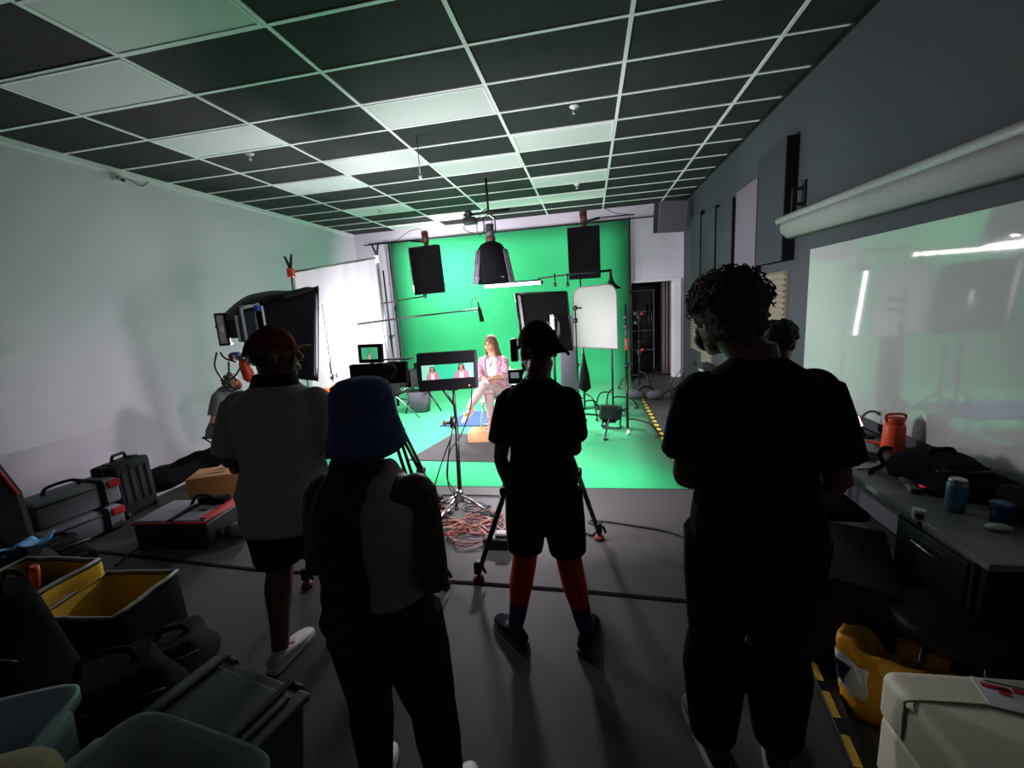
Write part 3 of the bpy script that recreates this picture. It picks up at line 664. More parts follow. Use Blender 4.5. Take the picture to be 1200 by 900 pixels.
for k in range(7):
    u = k/6; bow = .02*math.sin(PI*u)
    r4 = [back[i].lerp(mouth[i], u) for i in range(4)]; c = sum(r4, V())/4
    r4 = [c+(p-c)*(1+bow*2.2) for p in r4]
    ring = []
    for i in range(4):
        for s in range(6): ring.append(r4[i].lerp(r4[(i+1) % 4], s/6))
    R.append(ring)
b.rings(R, cap=False); b.build('softbox_cloth', mat('softbox_nylon', (.0055,.0045,.008), .8, bump=.2, scale=15, spec=.15), SX, solid=.012)
b = MB()
for i in range(4): b.tube([mouth[i], mouth[(i+1) % 4]], .012)
b.build('mouth_rim', M['blackmetal'], SX)
b = MB(); b.poly([m-side*.05 for m in mouth]); b.build('front_diffuser', M['lampwhite'], SX)
# dark round hood behind / above the softbox
b = MB()
hp0 = [at(x, y, 'y', 4.45) for x, y in ((259,378),(266,366),(276,356),(290,347),(306,343),(322,341),(345,341),(366,337))]
hp1 = [at(x, y, 'y', 4.15) for x, y in ((264,390),(272,384),(284,376),(296,368),(308,361),(324,353),(346,346),(368,339))]
hs0, hs1 = spline(hp0, 3), spline(hp1, 3)
b.grid(lambda u, v: hs0[int(u*21)].lerp(hs1[int(u*21)], v)+V((0,-.10*math.sin(PI*v),.01*math.sin(PI*v))), 21, 8)
b.build('hood_cloth', mat('grey_hood', (.03,.033,.033), .7, bump=.15), SX, solid=.012)
# lamp head: ribbed housing with blue corner yokes
M['lampgrey'] = mat('pale_grey_housing', (.42,.43,.45), .45); M['lampblue'] = mat('blue_housing', srgb(38,80,170), .45)
ax = side; ay = sight; az = V((0,0,1))
def head(c, w, h, d, m): b = MB(); b.obox(c, ax*d/2, ay*w/2, az*h/2); return b
head(hc, .36, .34, .16, None).build('lamp_body', mat('dark_blue_housing', (.02,.024,.04), .5), SX, bevel=.02)
head(hc-ax*.10, .30, .28, .06, None).build('heat_sink', M['lampgrey'], SX, bevel=.012)
for s in (-1, 1):
    b = MB(); b.tube([hc+ay*.21*s*.9-ax*.05-az*.22, hc+ay*.21*s*.9-ax*.05+az*.20, hc+ay*.21*s*.9+ax*.12+az*.24], .016); b.build('side_yoke', M['lampgrey'], SX)
    b = MB(); b.rbox(hc+ax*.10-ay*.19+az*.2*s, (.06,.06,.06), .012); b.build('corner_block', M['lampblue'], SX)
b = MB(); b.tube([hc-ay*.19+ax*.14+az*.22, hc-ay*.19+ax*.14-az*.2], .012); b.build('front_trim', M['white'], SX)
b = MB(); b.tube([hc-ay*.19-ax*.06+az*.22, hc-ay*.19+ax*.10+az*.23], .012); b.build('top_trim', M['white'], SX)
# control box sticking out on the left
cb = at(262, 386, 'y', 4.0)
b = MB(); b.obox(cb, ax*.035, ay*.06, az*.155); b.build('power_supply', M['lampgrey'], SX, bevel=.008)
b = MB(); b.obox(cb-ay*.055-ax*.045, ax*.008, ay*.012, az*.165); b.obox(cb-ay*.055+ax*.045, ax*.008, ay*.012, az*.165); b.obox(cb+az*.16, ax*.05, ay*.07, az*.012); b.obox(cb-az*.16, ax*.05, ay*.07, az*.012); b.build('supply_frame', M['blackmetal'], SX, bevel=.003)
b = MB(); b.obox(cb-ay*.062, ax*.012, ay*.002, az*.03); b.build('nameplate', M['white'], SX)
b = MB(); b.tube([cb+ax*.04, hc-ax*.12], .03); b.rbox((cb+hc)/2, (.14,.14,.2), .02); b.build('mount_arm', M['black'], SX)
q = at(282, 418, 'y', 3.95)
b = MB(); b.ell(q, (.09,.07,.045), Euler((0,.3,0)).to_matrix()); b.cyl(q+V((.06,0,-.02)), q+V((.14,0,-.08)), .035); b.build('tilt_joint', M['chrome'], SX)
b = MB(); b.rbox(q+V((-.02,-.03,.03)), (.10,.05,.05), .015); b.build('blue_cap', M['lampblue'], SX)
b = MB(); b.ell(q+V((-.09,-.02,.01)), (.022,.04,.04)); b.build('red_knob', M['red'], SX)
q2 = at(287, 430, 'y', 3.95)
b = MB(); b.tube([q2+V((.01,0,.07)), q2+V((.0,0,.03)), q2+V((.03,0,-.12)), q2+V((.04,0,-.16))], [.05,.055,.06,.03], n=12); b.build('red_handle', mat('orange_red_knob', srgb(196,52,30), .45), SX)
b = MB(); b.cyl((q2.x+.05, q2.y, q2.z-.15), (q2.x+.05, q2.y, .3), .022); b.cyl((q2.x+.03,q2.y,q2.z+.05),(q.x+.05,q.y,q.z),.025); b.build('stand_column', M['steel'], SX)
for k in range(3):
    a = k*2.094+.2; z = V((q2.x+.05,q2.y,0)); b = MB(); b.tube([z+V((0,0,.6)), z+V((.5*math.cos(a),.5*math.sin(a),.02))], .014); b.build('leg', M['steel'], SX)
for k, pts in enumerate(([(254,413),(252,430),(262,446),(272,452)], [(258,413),(264,420),(276,424)], [(268,424),(268,440),(264,452),(278,455)], [(285,424),(276,440),(266,448),(270,458),(282,454)])):
    b = MB(); b.tube(spline([at(x, y, 'y', 3.9+.03*k) for x, y in pts]), .010); b.build('power_cable', mat('blue_black_cable', (.014,.018,.026), .5), SX)
# ================================================================== PEOPLE
def interp(P, n):
    return spline(P, n)
class Fig:
    """one person: body grown as a single skin-coloured surface, clothes as children; local frame faces +y, person's right is +x"""
    def __init__(s, label, loc, heading, H, skin, width=1., girth=1., lean=(0, 0), pelvis=.52, head_yaw=0, head_tilt=0, head_off=(0, 0, 0), hs=1.):
        s.H, s.w, s.g, s.skin = H, width, girth, skin
        s.root = thing('person', label, 'person', loc)
        s.X = Matrix.Translation(V(loc)) @ Matrix.Rotation(heading, 4, 'Z')
        s.lean = V((lean[0], lean[1], 0)); s.pz = pelvis*H
        s.hs = hs*H/1.75
        s.sh = {k: s.up(.795)+V((k*.101*H*width, 0, 0)) for k in (-1, 1)}
        s.hip = {k: V((k*.050*H, 0, s.pz-.01*H)) for k in (-1, 1)}
        s.hc = s.up(.932)+V((0, .02*H, 0))+V(head_off)
        s.HR = (Matrix.Rotation(head_yaw, 3, 'Z') @ Matrix.Rotation(-head_tilt, 3, 'X'))
        s.arm = {}; s.leg = {}; s.hands = []
    def up(s, f):
        """spine point at body fraction f, leaning from the pelvis"""
        t = (f-.52)/.31
        return V((s.lean.x*t, s.lean.y*t, s.pz+(f-.52)*s.H))
    def mb(s): return MB(s.X)
    def head(s, p):
        return s.hc + s.HR @ (V(p)*s.hs)
    def ring(s, f, rx, ry, yo=0, n=24, extra=0, p=2.3):
        c = s.up(f)+V((0, yo*s.H, 0)); o = []
        for k in range(n):
            a = 2*PI*k/n; ca, sa = math.cos(a), math.sin(a); q = 2/p
            o.append(c+V(((rx*s.H*s.w+extra)*math.copysign(abs(ca)**q, ca), (ry*s.H*s.g+extra)*math.copysign(abs(sa)**q, sa), 0)))
        return o
    TORSO = [(.475,.070,.055,-.004),(.50,.092,.068,-.006),(.535,.098,.071,-.006),(.57,.092,.064,0),(.61,.084,.057,.002),(.66,.090,.062,0),(.71,.098,.068,-.002),(.76,.104,.067,-.004),(.80,.098,.056,-.006),(.823,.070,.044,-.008),(.845,.036,.036,-.006),(.875,.031,.033,0)]
    def set_arm(s, k, elbow, wrist, hand=None, normal=(0, 1, 0), curl=.5):
        """joints in body fractions relative to the shoulder (x outward)"""
        S = s.sh[k]; f = lambda p: S+V((k*p[0]*s.H, p[1]*s.H, p[2]*s.H))
        s.arm[k] = (S, f(elbow), f(wrist)); 
        d = V((k*hand[0], hand[1], hand[2])) if hand else (s.arm[k][2]-s.arm[k][1])
        s.hands.append((k, s.arm[k][2], d.normalized(), V((k*normal[0], normal[1], normal[2])), curl))
    def set_arm_abs(s, k, elbow, wrist, hand=None, normal=(0, 1, 0), curl=.5):
        s.arm[k] = (s.sh[k], V(elbow), V(wrist)); d = V(hand) if hand else V(wrist)-V(elbow)
        s.hands.append((k, V(wrist), d.normalized(), V(normal), curl))
    def set_leg(s, k, knee, ankle, toe=None, hip=None):
        s.leg[k] = (V(hip) if hip else s.hip[k], V(knee), V(ankle), V(toe) if toe else V((0, 1, 0)))
    def limb(s, b, P, R, n=14): b.tube([*spline(P, 5)], [x for x in s.rad(R, 5)], n)
    def rad(s, R, n):
        o = []
        for i in range(len(R)-1):
            for k in range(n): o.append(R[i]+(R[i+1]-R[i])*k/n)
        return o+[R[-1]]
    def hand_shapes(s, b):
        u = s.H/1.75
        for k, w, d, nrm, curl in s.hands:
            nrm = (nrm-d*nrm.dot(d)); nrm = nrm.normalized() if nrm.length > 1e-4 else frame_of(d)[0]
            ac = d.cross(nrm)*(1 if k > 0 else -1)      # towards the thumb
            b.tube([w-d*.02*u, w+d*.015*u], [.024*u,.026*u], 12)
            R = Matrix((ac, d, nrm)).transposed()
            b.ell(w+d*.052*u, (.041*u,.055*u,.0155*u), R)
            for i, (off, ln, r) in enumerate(((.030,.070,.0088),(.0102,.080,.0092),(-.0100,.075,.0088),(-.0295,.058,.0078))):
                p = w+d*.088*u+ac*off*u; dd = d.copy(); P = [p-d*.02*u]; R_ = [r*u*1.05]
                q = p; 
                for sgm, fr in enumerate((.45,.32,.23)):
                    P.append(q); R_.append(r*u*(1-.06*sgm))
                    ang = curl*(.55+.35*sgm); dd = (dd*math.cos(ang)+nrm*math.sin(ang)) if sgm else (d*math.cos(curl*.5)+nrm*math.sin(curl*.5))
                    dd.normalize(); q = q+dd*ln*fr*u
                P.append(q); R_.append(r*u*.72)
                b.tube(P, R_, 10)
            t0 = w+d*.028*u+ac*.032*u; t1 = t0+(ac*.75+d*.65+nrm*.25).normalized()*.036*u; t2 = t1+(ac*.25+d*.9+nrm*.35).normalized()*.032*u; t3 = t2+(d+nrm*.5).normalized()*.018*u
            b.tube([t0, t1, t2, t3], [.0125*u,.0105*u,.0098*u,.0065*u], 10)
    def body(s, face=True):
        H, g = s.H, s.g; b = s.mb()
        b.rings([s.ring(*r) for r in s.TORSO])
        for k in (-1, 1):
            b.ell(s.sh[k]+V((-k*.006*H,0,-.006*H)), (.032*H*g,.031*H*g,.031*H*g))
            if k in s.arm:
                S, E, W = s.arm[k]
                s.limb(b, [S, S.lerp(E,.35), E.lerp(S,.12), E], [.031*H*g,.0305*H*g,.0235*H*g,.0225*H*g])
                s.limb(b, [E, E.lerp(W,.28), W], [.0228*H*g,.0240*H*g,.0150*H*g])
            if k in s.leg:
                Hp, K, A, T = s.leg[k]
                s.limb(b, [Hp, Hp.lerp(K,.3), K.lerp(Hp,.1), K], [.056*H*g,.053*H*g,.035*H*g,.033*H*g])
                bk = -V((T.x,T.y,0)).normalized()*.008*H
                s.limb(b, [K, K.lerp(A,.30)+bk, K.lerp(A,.62)+bk*.5, A], [.033*H*g,.0345*H*g,.0255*H*g,.0205*H*g])
                b.ell(A+V(T)*.03*H+V((0,0,-.018*H)), (.022*H,.022*H,.02*H))
        # head, neck and face
        nb = s.up(.84)
        b.tube([nb, nb.lerp(s.head((0,-.02,-.05)),.5), s.head((0,-.022,-.04))], [.040*H,.0345*H,.036*H], 16)
        R = s.HR; h = s.hs
        E = lambda c, r: b.ell(s.head(c), tuple(x*h for x in r), R)
        E((0,-.014,.028), (.076,.096,.086)); E((0,.018,-.03), (.064,.080,.082)); E((0,.058,-.092), (.032,.030,.024)); E((0,.03,-.078), (.052,.055,.035))
        for q in (-1, 1):
            E((q*.034,.070,-.030), (.026,.022,.024)); E((q*.078,-.008,-.010), (.011,.022,.032)); E((q*.082,-.012,-.004), (.010,.016,.022))
        b.tube([s.head((0,.090,.014)), s.head((0,.104,-.012)), s.head((0,.110,-.024))], [.010*h,.013*h,.016*h], 10)
        E((0,.084,.026), (.046,.016,.011)); E((0,.091,-.056), (.023,.011,.0065)); E((0,.089,-.067), (.020,.011,.0075))
        for q in (-1, 1): E((q*.012,.100,-.028), (.009,.010,.008))
        s.hand_shapes(b)
        o = b.build('body', s.skin, s.root, remesh=.0065*H/1.75, smit=2)
        if face:
            for q in (-1, 1):
                b = s.mb(); b.ell(s.head((q*.031,.083,.004)), (.012*h,.008*h,.006*h), R, 10, 8); b.build('eye', mat('dark_eye', (.03,.02,.015), .25), s.root)
                b = s.mb(); b.tube([s.head((q*.014,.096,.024)), s.head((q*.032,.095,.030)), s.head((q*.050,.080,.024))], .0042*h, 6); b.build('eyebrow', M['hairblack'], s.root)
            b = s.mb(); b.ell(s.head((0,.097,-.0565)), (.0215*h,.0065*h,.0055*h), R, 12, 6); b.ell(s.head((0,.0955,-.0665)), (.0185*h,.0075*h,.006*h), R, 12, 6); b.build('lips', mat('lips', (.22,.07,.06), .4), s.root)
        return o
    def shirt(s, m, hem=.43, ex=.016, sleeve=.55, sr=1.35, name='t_shirt', neck=.85, flare=.012, drop=None, label=None, vox=.008):
        H = s.H; b = s.mb(); R = [s.ring(hem, .100, .074, -.004, extra=ex+flare), s.ring(hem+.03, .100, .074, -.004, extra=ex+flare)]
        R += [s.ring(f, rx, ry, yo, extra=ex+flare*max(0, (.62-f)/.2)+(.012 if f < .66 else 0)) for f, rx, ry, yo in s.TORSO if hem+.05 < f < .83]
        R += [s.ring(neck-.008, .047, .043, -.008, extra=ex*.5), s.ring(neck, .040, .037, -.006, extra=ex*.3)]
        b.rings(R)
        for k in (-1, 1):
            if sleeve: b.ell(s.sh[k]+V((-k*.008*H,0,-.008*H)), (.032*H*s.g+ex*.7,.032*H*s.g+ex*.7,.031*H*s.g+ex*.6))
            if sleeve and k in s.arm:
                S, E, W = s.arm[k]; e = S.lerp(E, min(sleeve, 1))
                P = [S+(S-E).normalized()*.0, S.lerp(e, .5), e]; r = .031*H*s.g
                s.limb(b, P, [r*(.6+.4*sr), r*sr, r*sr*1.08])
                if sleeve > 1:
                    e2 = E.lerp(W, sleeve-1); s.limb(b, [E, E.lerp(e2,.5), e2], [r*sr*.98, r*sr*.92, r*sr*.85])
        return b.build(name, m, s.root, remesh=vox, smit=3, label=label)
    def trousers(s, m, upto=1.0, ex=.012, loose=1.15, name='trousers', top=.56, taper=1., label=None):
        """upto: 0.5 = knee, 1 = ankle"""
        H = s.H; b = s.mb(); 
        b.rings([s.ring(f, rx, ry, yo, extra=ex) for f, rx, ry, yo in s.TORSO if f < top])
        for k in (-1, 1):
            Hp, K, A, T = s.leg[k]; g = s.g
            if upto <= .5:
                e = Hp.lerp(K, upto*2); s.limb(b, [Hp, Hp.lerp(e,.5), e], [.058*H*g*loose,.056*H*g*loose,.050*H*g*loose])
            else:
                e = K.lerp(A, upto*2-1)
                s.limb(b, [Hp, Hp.lerp(K,.4), K], [.058*H*g*loose,.053*H*g*loose,.038*H*g*loose])
                s.limb(b, [K, K.lerp(e,.35), e], [.038*H*g*loose,.037*H*g*loose*taper,.026*H*g*loose*taper])
        return b.build(name, m, s.root, remesh=.008, smit=3, label=label)
    def shoes(s, m, sole=None, ln=.27, name='shoe', only=None):
        for k in (-1, 1):
            if k not in s.leg or (only and k != only): continue
            Hp, K, A, T = s.leg[k]; d = T.normalized(); u = s.H/1.75*ln/.27
            up = V((0,0,1)); up = (up-d*up.dot(d)).normalized(); x = d.cross(up)
            o = A-up*(.045*s.H-.0)  # sole point under the ankle
            P = lambda a, b_, c: o+d*a*u+x*b_*u+up*c*u
            b = s.mb(); R = []
            for a, w, h in ((-.075,.020,.055),(-.068,.033,.075),(-.03,.038,.088),(.02,.040,.080),(.07,.044,.062),(.12,.048,.050),(.16,.044,.042),(.19,.030,.034),(.202,.012,.026)):
                R.append([P(a, w*math.cos(t), .012+(h-.012)*(.5+.5*math.sin(t))) for t in [2*PI*i/16 for i in range(16)]])
            b.rings(R); sh = b.build(name, m, s.root)
            b = s.mb(); R = []
            for a, w in ((-.082,.020),(-.072,.036),(-.03,.041),(.02,.043),(.07,.047),(.12,.051),(.165,.046),(.195,.032),(.208,.012)):
                R.append([P(a, w*cx, z) for cx, z in ((-1,0),(-1.02,.012),(-1,.022),(1,.022),(1.02,.012),(1,0))])
            b.rings(R, smooth=False); b.build('sole', sole or m, sh)
            b = s.mb()
            for a in (.03,.05,.07,.09): b.tube([P(a,-.020,.078-(a-.03)*.45), P(a,0,.086-(a-.03)*.45), P(a,.020,.078-(a-.03)*.45)], .003*u, 6)
            b.build('laces', sole or m, sh)

def curls(fig, m, spots, name='hair', vox=.009, seed=1):
    rnd = random.Random(seed); b = fig.mb()
    for c, r, n, sz in spots:
        b.ell(fig.head(c), tuple(x*fig.hs*.93 for x in r), fig.HR)
        for i in range(n):
            z = rnd.uniform(-1, 1); a = rnd.uniform(0, 2*PI); q = math.sqrt(1-z*z)
            p = V((c[0]+r[0]*q*math.cos(a), c[1]+r[1]*q*math.sin(a), c[2]+r[2]*z))
            d = V((q*math.cos(a), q*math.sin(a), z)); k = rnd.uniform(.6, 1.3)
            b.ell(fig.head(p+d*rnd.uniform(-.004,.010)), (sz*k,)*3, None, 7, 5)
    return b.build(name, m, fig.root, remesh=vox, smit=1)
def cap(fig, m, brimdir=0, brimtilt=-.15, brimm=None):
    b = fig.mb(); R = fig.HR
    rows = []
    for t in [k/9 for k in range(10)]:
        a = t*PI/2; rr = math.cos(a); z = math.sin(a)
        rows.append([fig.head((.089*rr*math.cos(q), -.014+.110*rr*math.sin(q), .030+.104*z-.034*max(0, -math.sin(q))*rr)) for q in [2*PI*i/28 for i in range(28)]])
    b.rings(rows, cap=True); c = b.build('cap', m, fig.root)
    b = fig.mb(); cb, sb = math.cos(brimdir), math.sin(brimdir)
    def br(u, v):
        a = (u-.5)*2.3; rx = .086+.0*v; x = math.sin(a)*(.088+.012*v); y = math.cos(a)*.100+.066*v*math.cos(a*.62)
        z = .034-.018*(math.sin(a)**2)*1.2+brimtilt*v*.085
        X, Y = x*cb-y*sb, x*sb+y*cb
        return fig.head((X, -.012+Y, z))
    b.grid(br, 20, 6); b.build('brim', brimm or m, c, solid=.006)
    b = fig.mb(); b.ell(fig.head((0,-.012,.131)), (.009,.009,.006)); b.build('button', m, c)
    return c

# ---- man in the maroon cap
M['tee'] = mat('pale_grey_tee', (.42,.40,.39), .9, var=.05, bump=.25, scale=9, spec=.1)
M['maroon'] = mat('maroon_cap', srgb(118,36,40), .85, bump=.2, spec=.1)
F1 = Fig('man in maroon cap and pale t-shirt turning his head right, beside the woman', (-1.62, 1.88, 0), .12, 1.80, M['skinA'], width=1.17, girth=1.16, lean=(.03,.02), head_yaw=-1.05, head_tilt=.05, head_off=(-.025,.01,-.015), hs=1.12)
H = F1.H
F1.set_arm(-1, (.045,-.01,-.185), (-.02,.115,-.225), (-.6,.8,.1), (0,0,-1), .7); F1.set_arm(1, (.05,.015,-.185), (-.03,.125,-.22), (-.7,.7,.1), (0,0,-1), .7)
F1.set_leg(-1, (-.12,.03,.50), (-.10,-.12,.085), (.18,.98,0)); F1.set_leg(1, (.12,.12,.50), (.16,.16,.085), (.25,.97,0))
F1.body(); F1.shirt(M['tee'], hem=.425, ex=.020, sleeve=.80, sr=1.5, flare=.004)
F1.trousers(M['darkcloth'], upto=.46, loose=1.22, name='shorts'); F1.shoes(mat('white_sneaker', (.62,.60,.58), .6), mat('white_sole', (.7,.69,.67), .5), .29)
b = F1.mb(); b.rings([F1.ring(.815,.085,.055,-.006), F1.ring(.84,.055,.047,-.006), F1.ring(.873,.046,.046,.0), F1.ring(.876,.038,.039,.0), F1.ring(.84,.04,.038,-.006)]); b.build('neck_gaiter', M['blackcloth'], F1.root)
cap(F1, M['maroon'], 0, .05, mat('red_cap_brim', srgb(150,50,52), .8))
curls(F1, M['hairblack'], [((0,-.030,-.010), (.079,.078,.055), 0, .01)], name='hair')
# ---- woman in the blue bucket hat
F2 = Fig('woman in navy bucket hat and white tank top, long black braid down her back', (-.730, 1.20, 0), .02, 1.60, M['skinB'], width=1.06, girth=1.18, lean=(-.005,.02), head_yaw=.1, head_off=(.0,.0,-.005), hs=1.10)
F2.set_arm(-1, (.030,-.01,-.185), (-.09,.13,-.165), (-.95,.25,.05), (0,.3,-1), .6); F2.set_arm(1, (.030,-.03,-.19), (-.09,.15,-.19), (-.95,.25,.05), (0,.3,-1), .6)
F2.set_leg(-1, (-.13,.05,.44), (-.13,.02,.085), (-.15,1,0)); F2.set_leg(1, (.13,.02,.44), (.17,-.02,.085), (.25,1,0))
F2.body()
b = F2.mb(); ex = .012
b.rings([F2.ring(f, rx, ry, yo, extra=ex) for f, rx, ry, yo in F2.TORSO if .54 < f < .78]+[F2.ring(.80,.080,.060,-.007,extra=ex*.7), F2.ring(.823,.066,.051,-.008,extra=.006), F2.ring(.838,.046,.044,-.006,extra=.004)])
for k in (-1, 1): F2.limb(b, [F2.up(.78)+V((k*.085,-.075,0)), F2.up(.832)+V((k*.075,-.02,.012)), F2.up(.825)+V((k*.075,.03,.012)), F2.up(.78)+V((k*.07,.07,0))], [.026,.024,.024,.026], 8)
b.build('tank_top', mat('cream_tank_top', (.46,.42,.40), .9, var=.04, bump=.2, spec=.1), F2.root, remesh=.008, smit=3)
F2.trousers(mat('dark_teal_jeans', (.010,.015,.018), .85, bump=.2, spec=.15), 1.0, loose=1.16, name='jeans', top=.60); F2.shoes(M['white'], None, .25)
M['navy'] = mat('navy_hat_cotton', srgb(84,98,146), .9, bump=.3, scale=14, spec=.1)
b = F2.mb(); rows = []
for rx, ry, z in ((.086,.100,.045),(.088,.103,.060),(.092,.106,.035),(.108,.122,.006),(.128,.140,-.030),(.134,.147,-.045),(.136,.149,-.050),(.131,.144,-.047),(.104,.117,.004),(.090,.104,.034),(.088,.100,.10),(.084,.096,.128),(.070,.082,.140),(.03,.035,.142)):
    rows.append((rx, ry, z))
outer = [(.128,.142,-.082),(.124,.138,-.055),(.112,.126,-.010),(.104,.118,.020),(.101,.114,.065),(.097,.110,.100),(.086,.098,.126),(.066,.076,.142),(.034,.039,.150)]
inner = [(.123,.137,-.080),(.107,.121,-.012),(.098,.110,.020)]
R = [[F2.head((x*math.cos(q), -.012+y*math.sin(q), z+.006*math.sin(3*q+1)*(1 if z < .03 else 0))) for q in [2*PI*i/32 for i in range(32)]] for x, y, z in inner[::-1]+outer]
b.rings(R); hat = b.build('bucket_hat', M['navy'], F2.root)
b = F2.mb()
for z, x, y in ((.020,.1045,.1185),(-.045,.1225,.1365),(.126,.0865,.0985)): b.tube([F2.head((x*math.cos(q), -.012+y*math.sin(q), z)) for q in [2*PI*i/32 for i in range(32)]], .0022, 6, close=True)
b.build('hat_seam', mat('pale_blue_stitching', srgb(90,115,165), .8), hat)
b = F2.mb()
P = [F2.head((-.0,-.050,-.03)), F2.head((-.012,-.078,-.115)), F2.up(.79)+V((-.035,-.115,0)), F2.up(.70)+V((-.045,-.115,0)), F2.up(.62)+V((-.050,-.108,0)), F2.up(.55)+V((-.055,-.128,0)), F2.up(.50)+V((-.055,-.13,0))]
Q = spline(P, 6)
for i, p in enumerate(Q):
    p = p+V((0,-.018,0)); t = i/(len(Q)-1); r = (.066 if t < .8 else .066*(1-(t-.8)*2.0))
    for j in (-1.3, -.45, .45, 1.3): b.ell(p+V((j*r*.62+.003*math.sin(i*1.1+j*2), -.006*math.cos(i*1.6+j*2.1), 0)), (r*.42, .028, .030), None, 10, 7)
b.build('braided_hair', M['hairblack'], F2.root, remesh=.008, smit=1)
curls(F2, M['hairblack'], [((0,-.028,-.020), (.083,.078,.072), 0, .01)], name='hair')
# ---- man in the black cap in the middle
F3 = Fig('man in black t-shirt and backwards black cap, shorts over orange leggings', (-.262, 2.05, 0), -.06, 1.74, M['skinA'], width=.86, girth=.92, lean=(.0,.0), head_yaw=.62, head_tilt=.12, head_off=(-.0,.03,-.018), hs=1.12)
F3.set_arm(-1, (.035,-.01,-.185), (.020,.045,-.325), None, (-.9,.2,0), .55); F3.set_arm(1, (.005,.06,-.18), (-.05,.19,-.17), (-.3,.9,.1), (0,0,-1), .8)
F3.set_leg(-1, (-.125,.02,.49), (-.19,-.03,.085), (-.72,.69,0)); F3.set_leg(1, (.115,.02,.49), (.19,-.0,.085), (.12,.99,0))
F3.body(); F3.shirt(M['blackcloth'], hem=.44, ex=.020, sleeve=.72, sr=1.45, flare=.006)
F3.trousers(M['darkcloth'], upto=.43, loose=1.22, name='shorts')
b = F3.mb()
M['legging'] = mat('orange_legging', srgb(205,72,22), .8, bump=.15, spec=.15); M['purple'] = mat('purple_legging', srgb(58,44,110), .8, bump=.15, spec=.15)
for k in (-1, 1):
    Hp, K, A, T = F3.leg[k]; b = F3.mb(); F3.limb(b, [Hp.lerp(K,.5), K, K.lerp(A,.35)+V((0,-.012,0)), K.lerp(A,.62)], [.082,.067,.064,.052]); lg = b.build('legging', M['legging'], F3.root, label='orange legging')
    b = F3.mb(); F3.limb(b, [K.lerp(A,.60), K.lerp(A,.8), A+V((0,0,.02))], [.054,.048,.043]); b.build('legging_cuff', M['purple'], lg, label='purple cuff')
F3.shoes(mat('black_suede_shoe', (.010,.009,.014), .9, spec=.1), mat('grey_sole', (.07,.065,.07), .6), .28)
cap(F3, M['blackcloth'], PI+.12, -.62)
curls(F3, M['hairblack'], [((0,-.030,-.005), (.078,.076,.045), 0, .01)], name='hair')
b = F3.mb(); R3 = F3.HR; b.ell(F3.head((0,.078,-.055)), (.055*F3.hs,.040*F3.hs,.05*F3.hs), R3); mk = b.build('face_mask', M['black'], F3.root)
# ---- tall curly haired man on the right
F4 = Fig('tall curly haired man dressed in black on the right, seen from behind', (.565, 1.55, 0), -.05, 1.89, M['skinA'], width=.99, girth=1.03, lean=(-.005,.03), head_yaw=.55, head_tilt=.15, head_off=(-.085,.03,-.025), hs=1.02)
F4.set_arm(-1, (.020,.02,-.185), (-.05,.14,-.25), (-.4,.85,-.2), (0,0,-1), .6); F4.set_arm(1, (.038,-.01,-.185), (-.02,.15,-.19), (-.7,.7,.0), (0,0,-1), .6)
F4.set_leg(-1, (-.12,.02,.52), (-.13,-.02,.085), (-.2,1,0)); F4.set_leg(1, (.10,.02,.52), (.11,.0,.085), (.25,1,0))
F4.body(); F4.shirt(M['blackcloth'], hem=.455, ex=.022, sleeve=.74, sr=1.5, flare=.006)
F4.trousers(M['blackcloth'], 1.0, loose=1.32, taper=1.25, name='trousers'); F4.shoes(mat('dark_shoe', (.02,.02,.02), .6), mat('pale_sole', (.35,.35,.33), .6), .29)
curls(F4, mat('brown_curls', (.075,.042,.022), .8, var=.4, scale=140, bump=.5, sheen=.2), [((0,-.020,.050), (.096,.108,.088), 900, .0125), ((0,-.05,-.01), (.080,.072,.07), 300, .011)], name='curly_hair', seed=4, vox=.0065)
rnd = random.Random(12); b = F4.mb()
for i in range(260):
    z = rnd.uniform(-.25, 1); a = rnd.uniform(0, 2*PI); q = math.sqrt(1-z*z); d = V((q*math.cos(a), q*math.sin(a), z))
    p = V((.098*d.x, -.020+.110*d.y, .050+.090*d.z)); r = rnd.uniform(.009, .016); ph = rnd.uniform(0, 6); x_, y_, _ = frame_of(d)
    b.tube([F4.head(p+d*(.004*k)+x_*r*math.cos(ph+k*.9)+y_*r*math.sin(ph+k*.9)) for k in range(8)], .0028, 5)
b.build('loose_curls', mat('brown_curl_ends', (.10,.058,.03), .7, var=.4, scale=140), F4.root)
b = F4.mb(); b.ell(F4.head((0,.074,-.052)), (.058*F4.hs,.044*F4.hs,.052*F4.hs), F4.HR); mk = b.build('face_mask', M['black'], F4.root)
for q in (-1, 1):
    b = F4.mb(); b.tube(spline([F4.head((q*.050,.07,-.02)), F4.head((q*.076,.02,.005)), F4.head((q*.088,-.02,.012)), F4.head((q*.088,-.03,-.015)), F4.head((q*.07,.02,-.06))]), .0022, 6); b.build('ear_loop', M['white'], mk)
# ---- person further back, only the head shows
F5 = Fig('person with short dark curls standing beyond the tall man, mostly hidden', (.98, 2.48, 0), -.5, 1.66, M['skinB'], width=.95, girth=.95, head_yaw=-.3)
F5.set_arm(-1, (.02,.0,-.185), (.01,.04,-.33), None, (-1,0,0)); F5.set_arm(1, (.02,.0,-.185), (.01,.04,-.33), None, (-1,0,0))
F5.set_leg(-1, (-.09,.01,.47), (-.09,-.02,.08)); F5.set_leg(1, (.09,.01,.47), (.09,-.02,.08))
F5.body(); F5.shirt(M['darkcloth'], hem=.45, sleeve=.6); F5.trousers(M['darkcloth'], 1.0); F5.shoes(M['black'])
curls(F5, M['hairblack'], [((0,-.02,.035), (.088,.104,.086), 260, .012)], name='short_curls', seed=9)
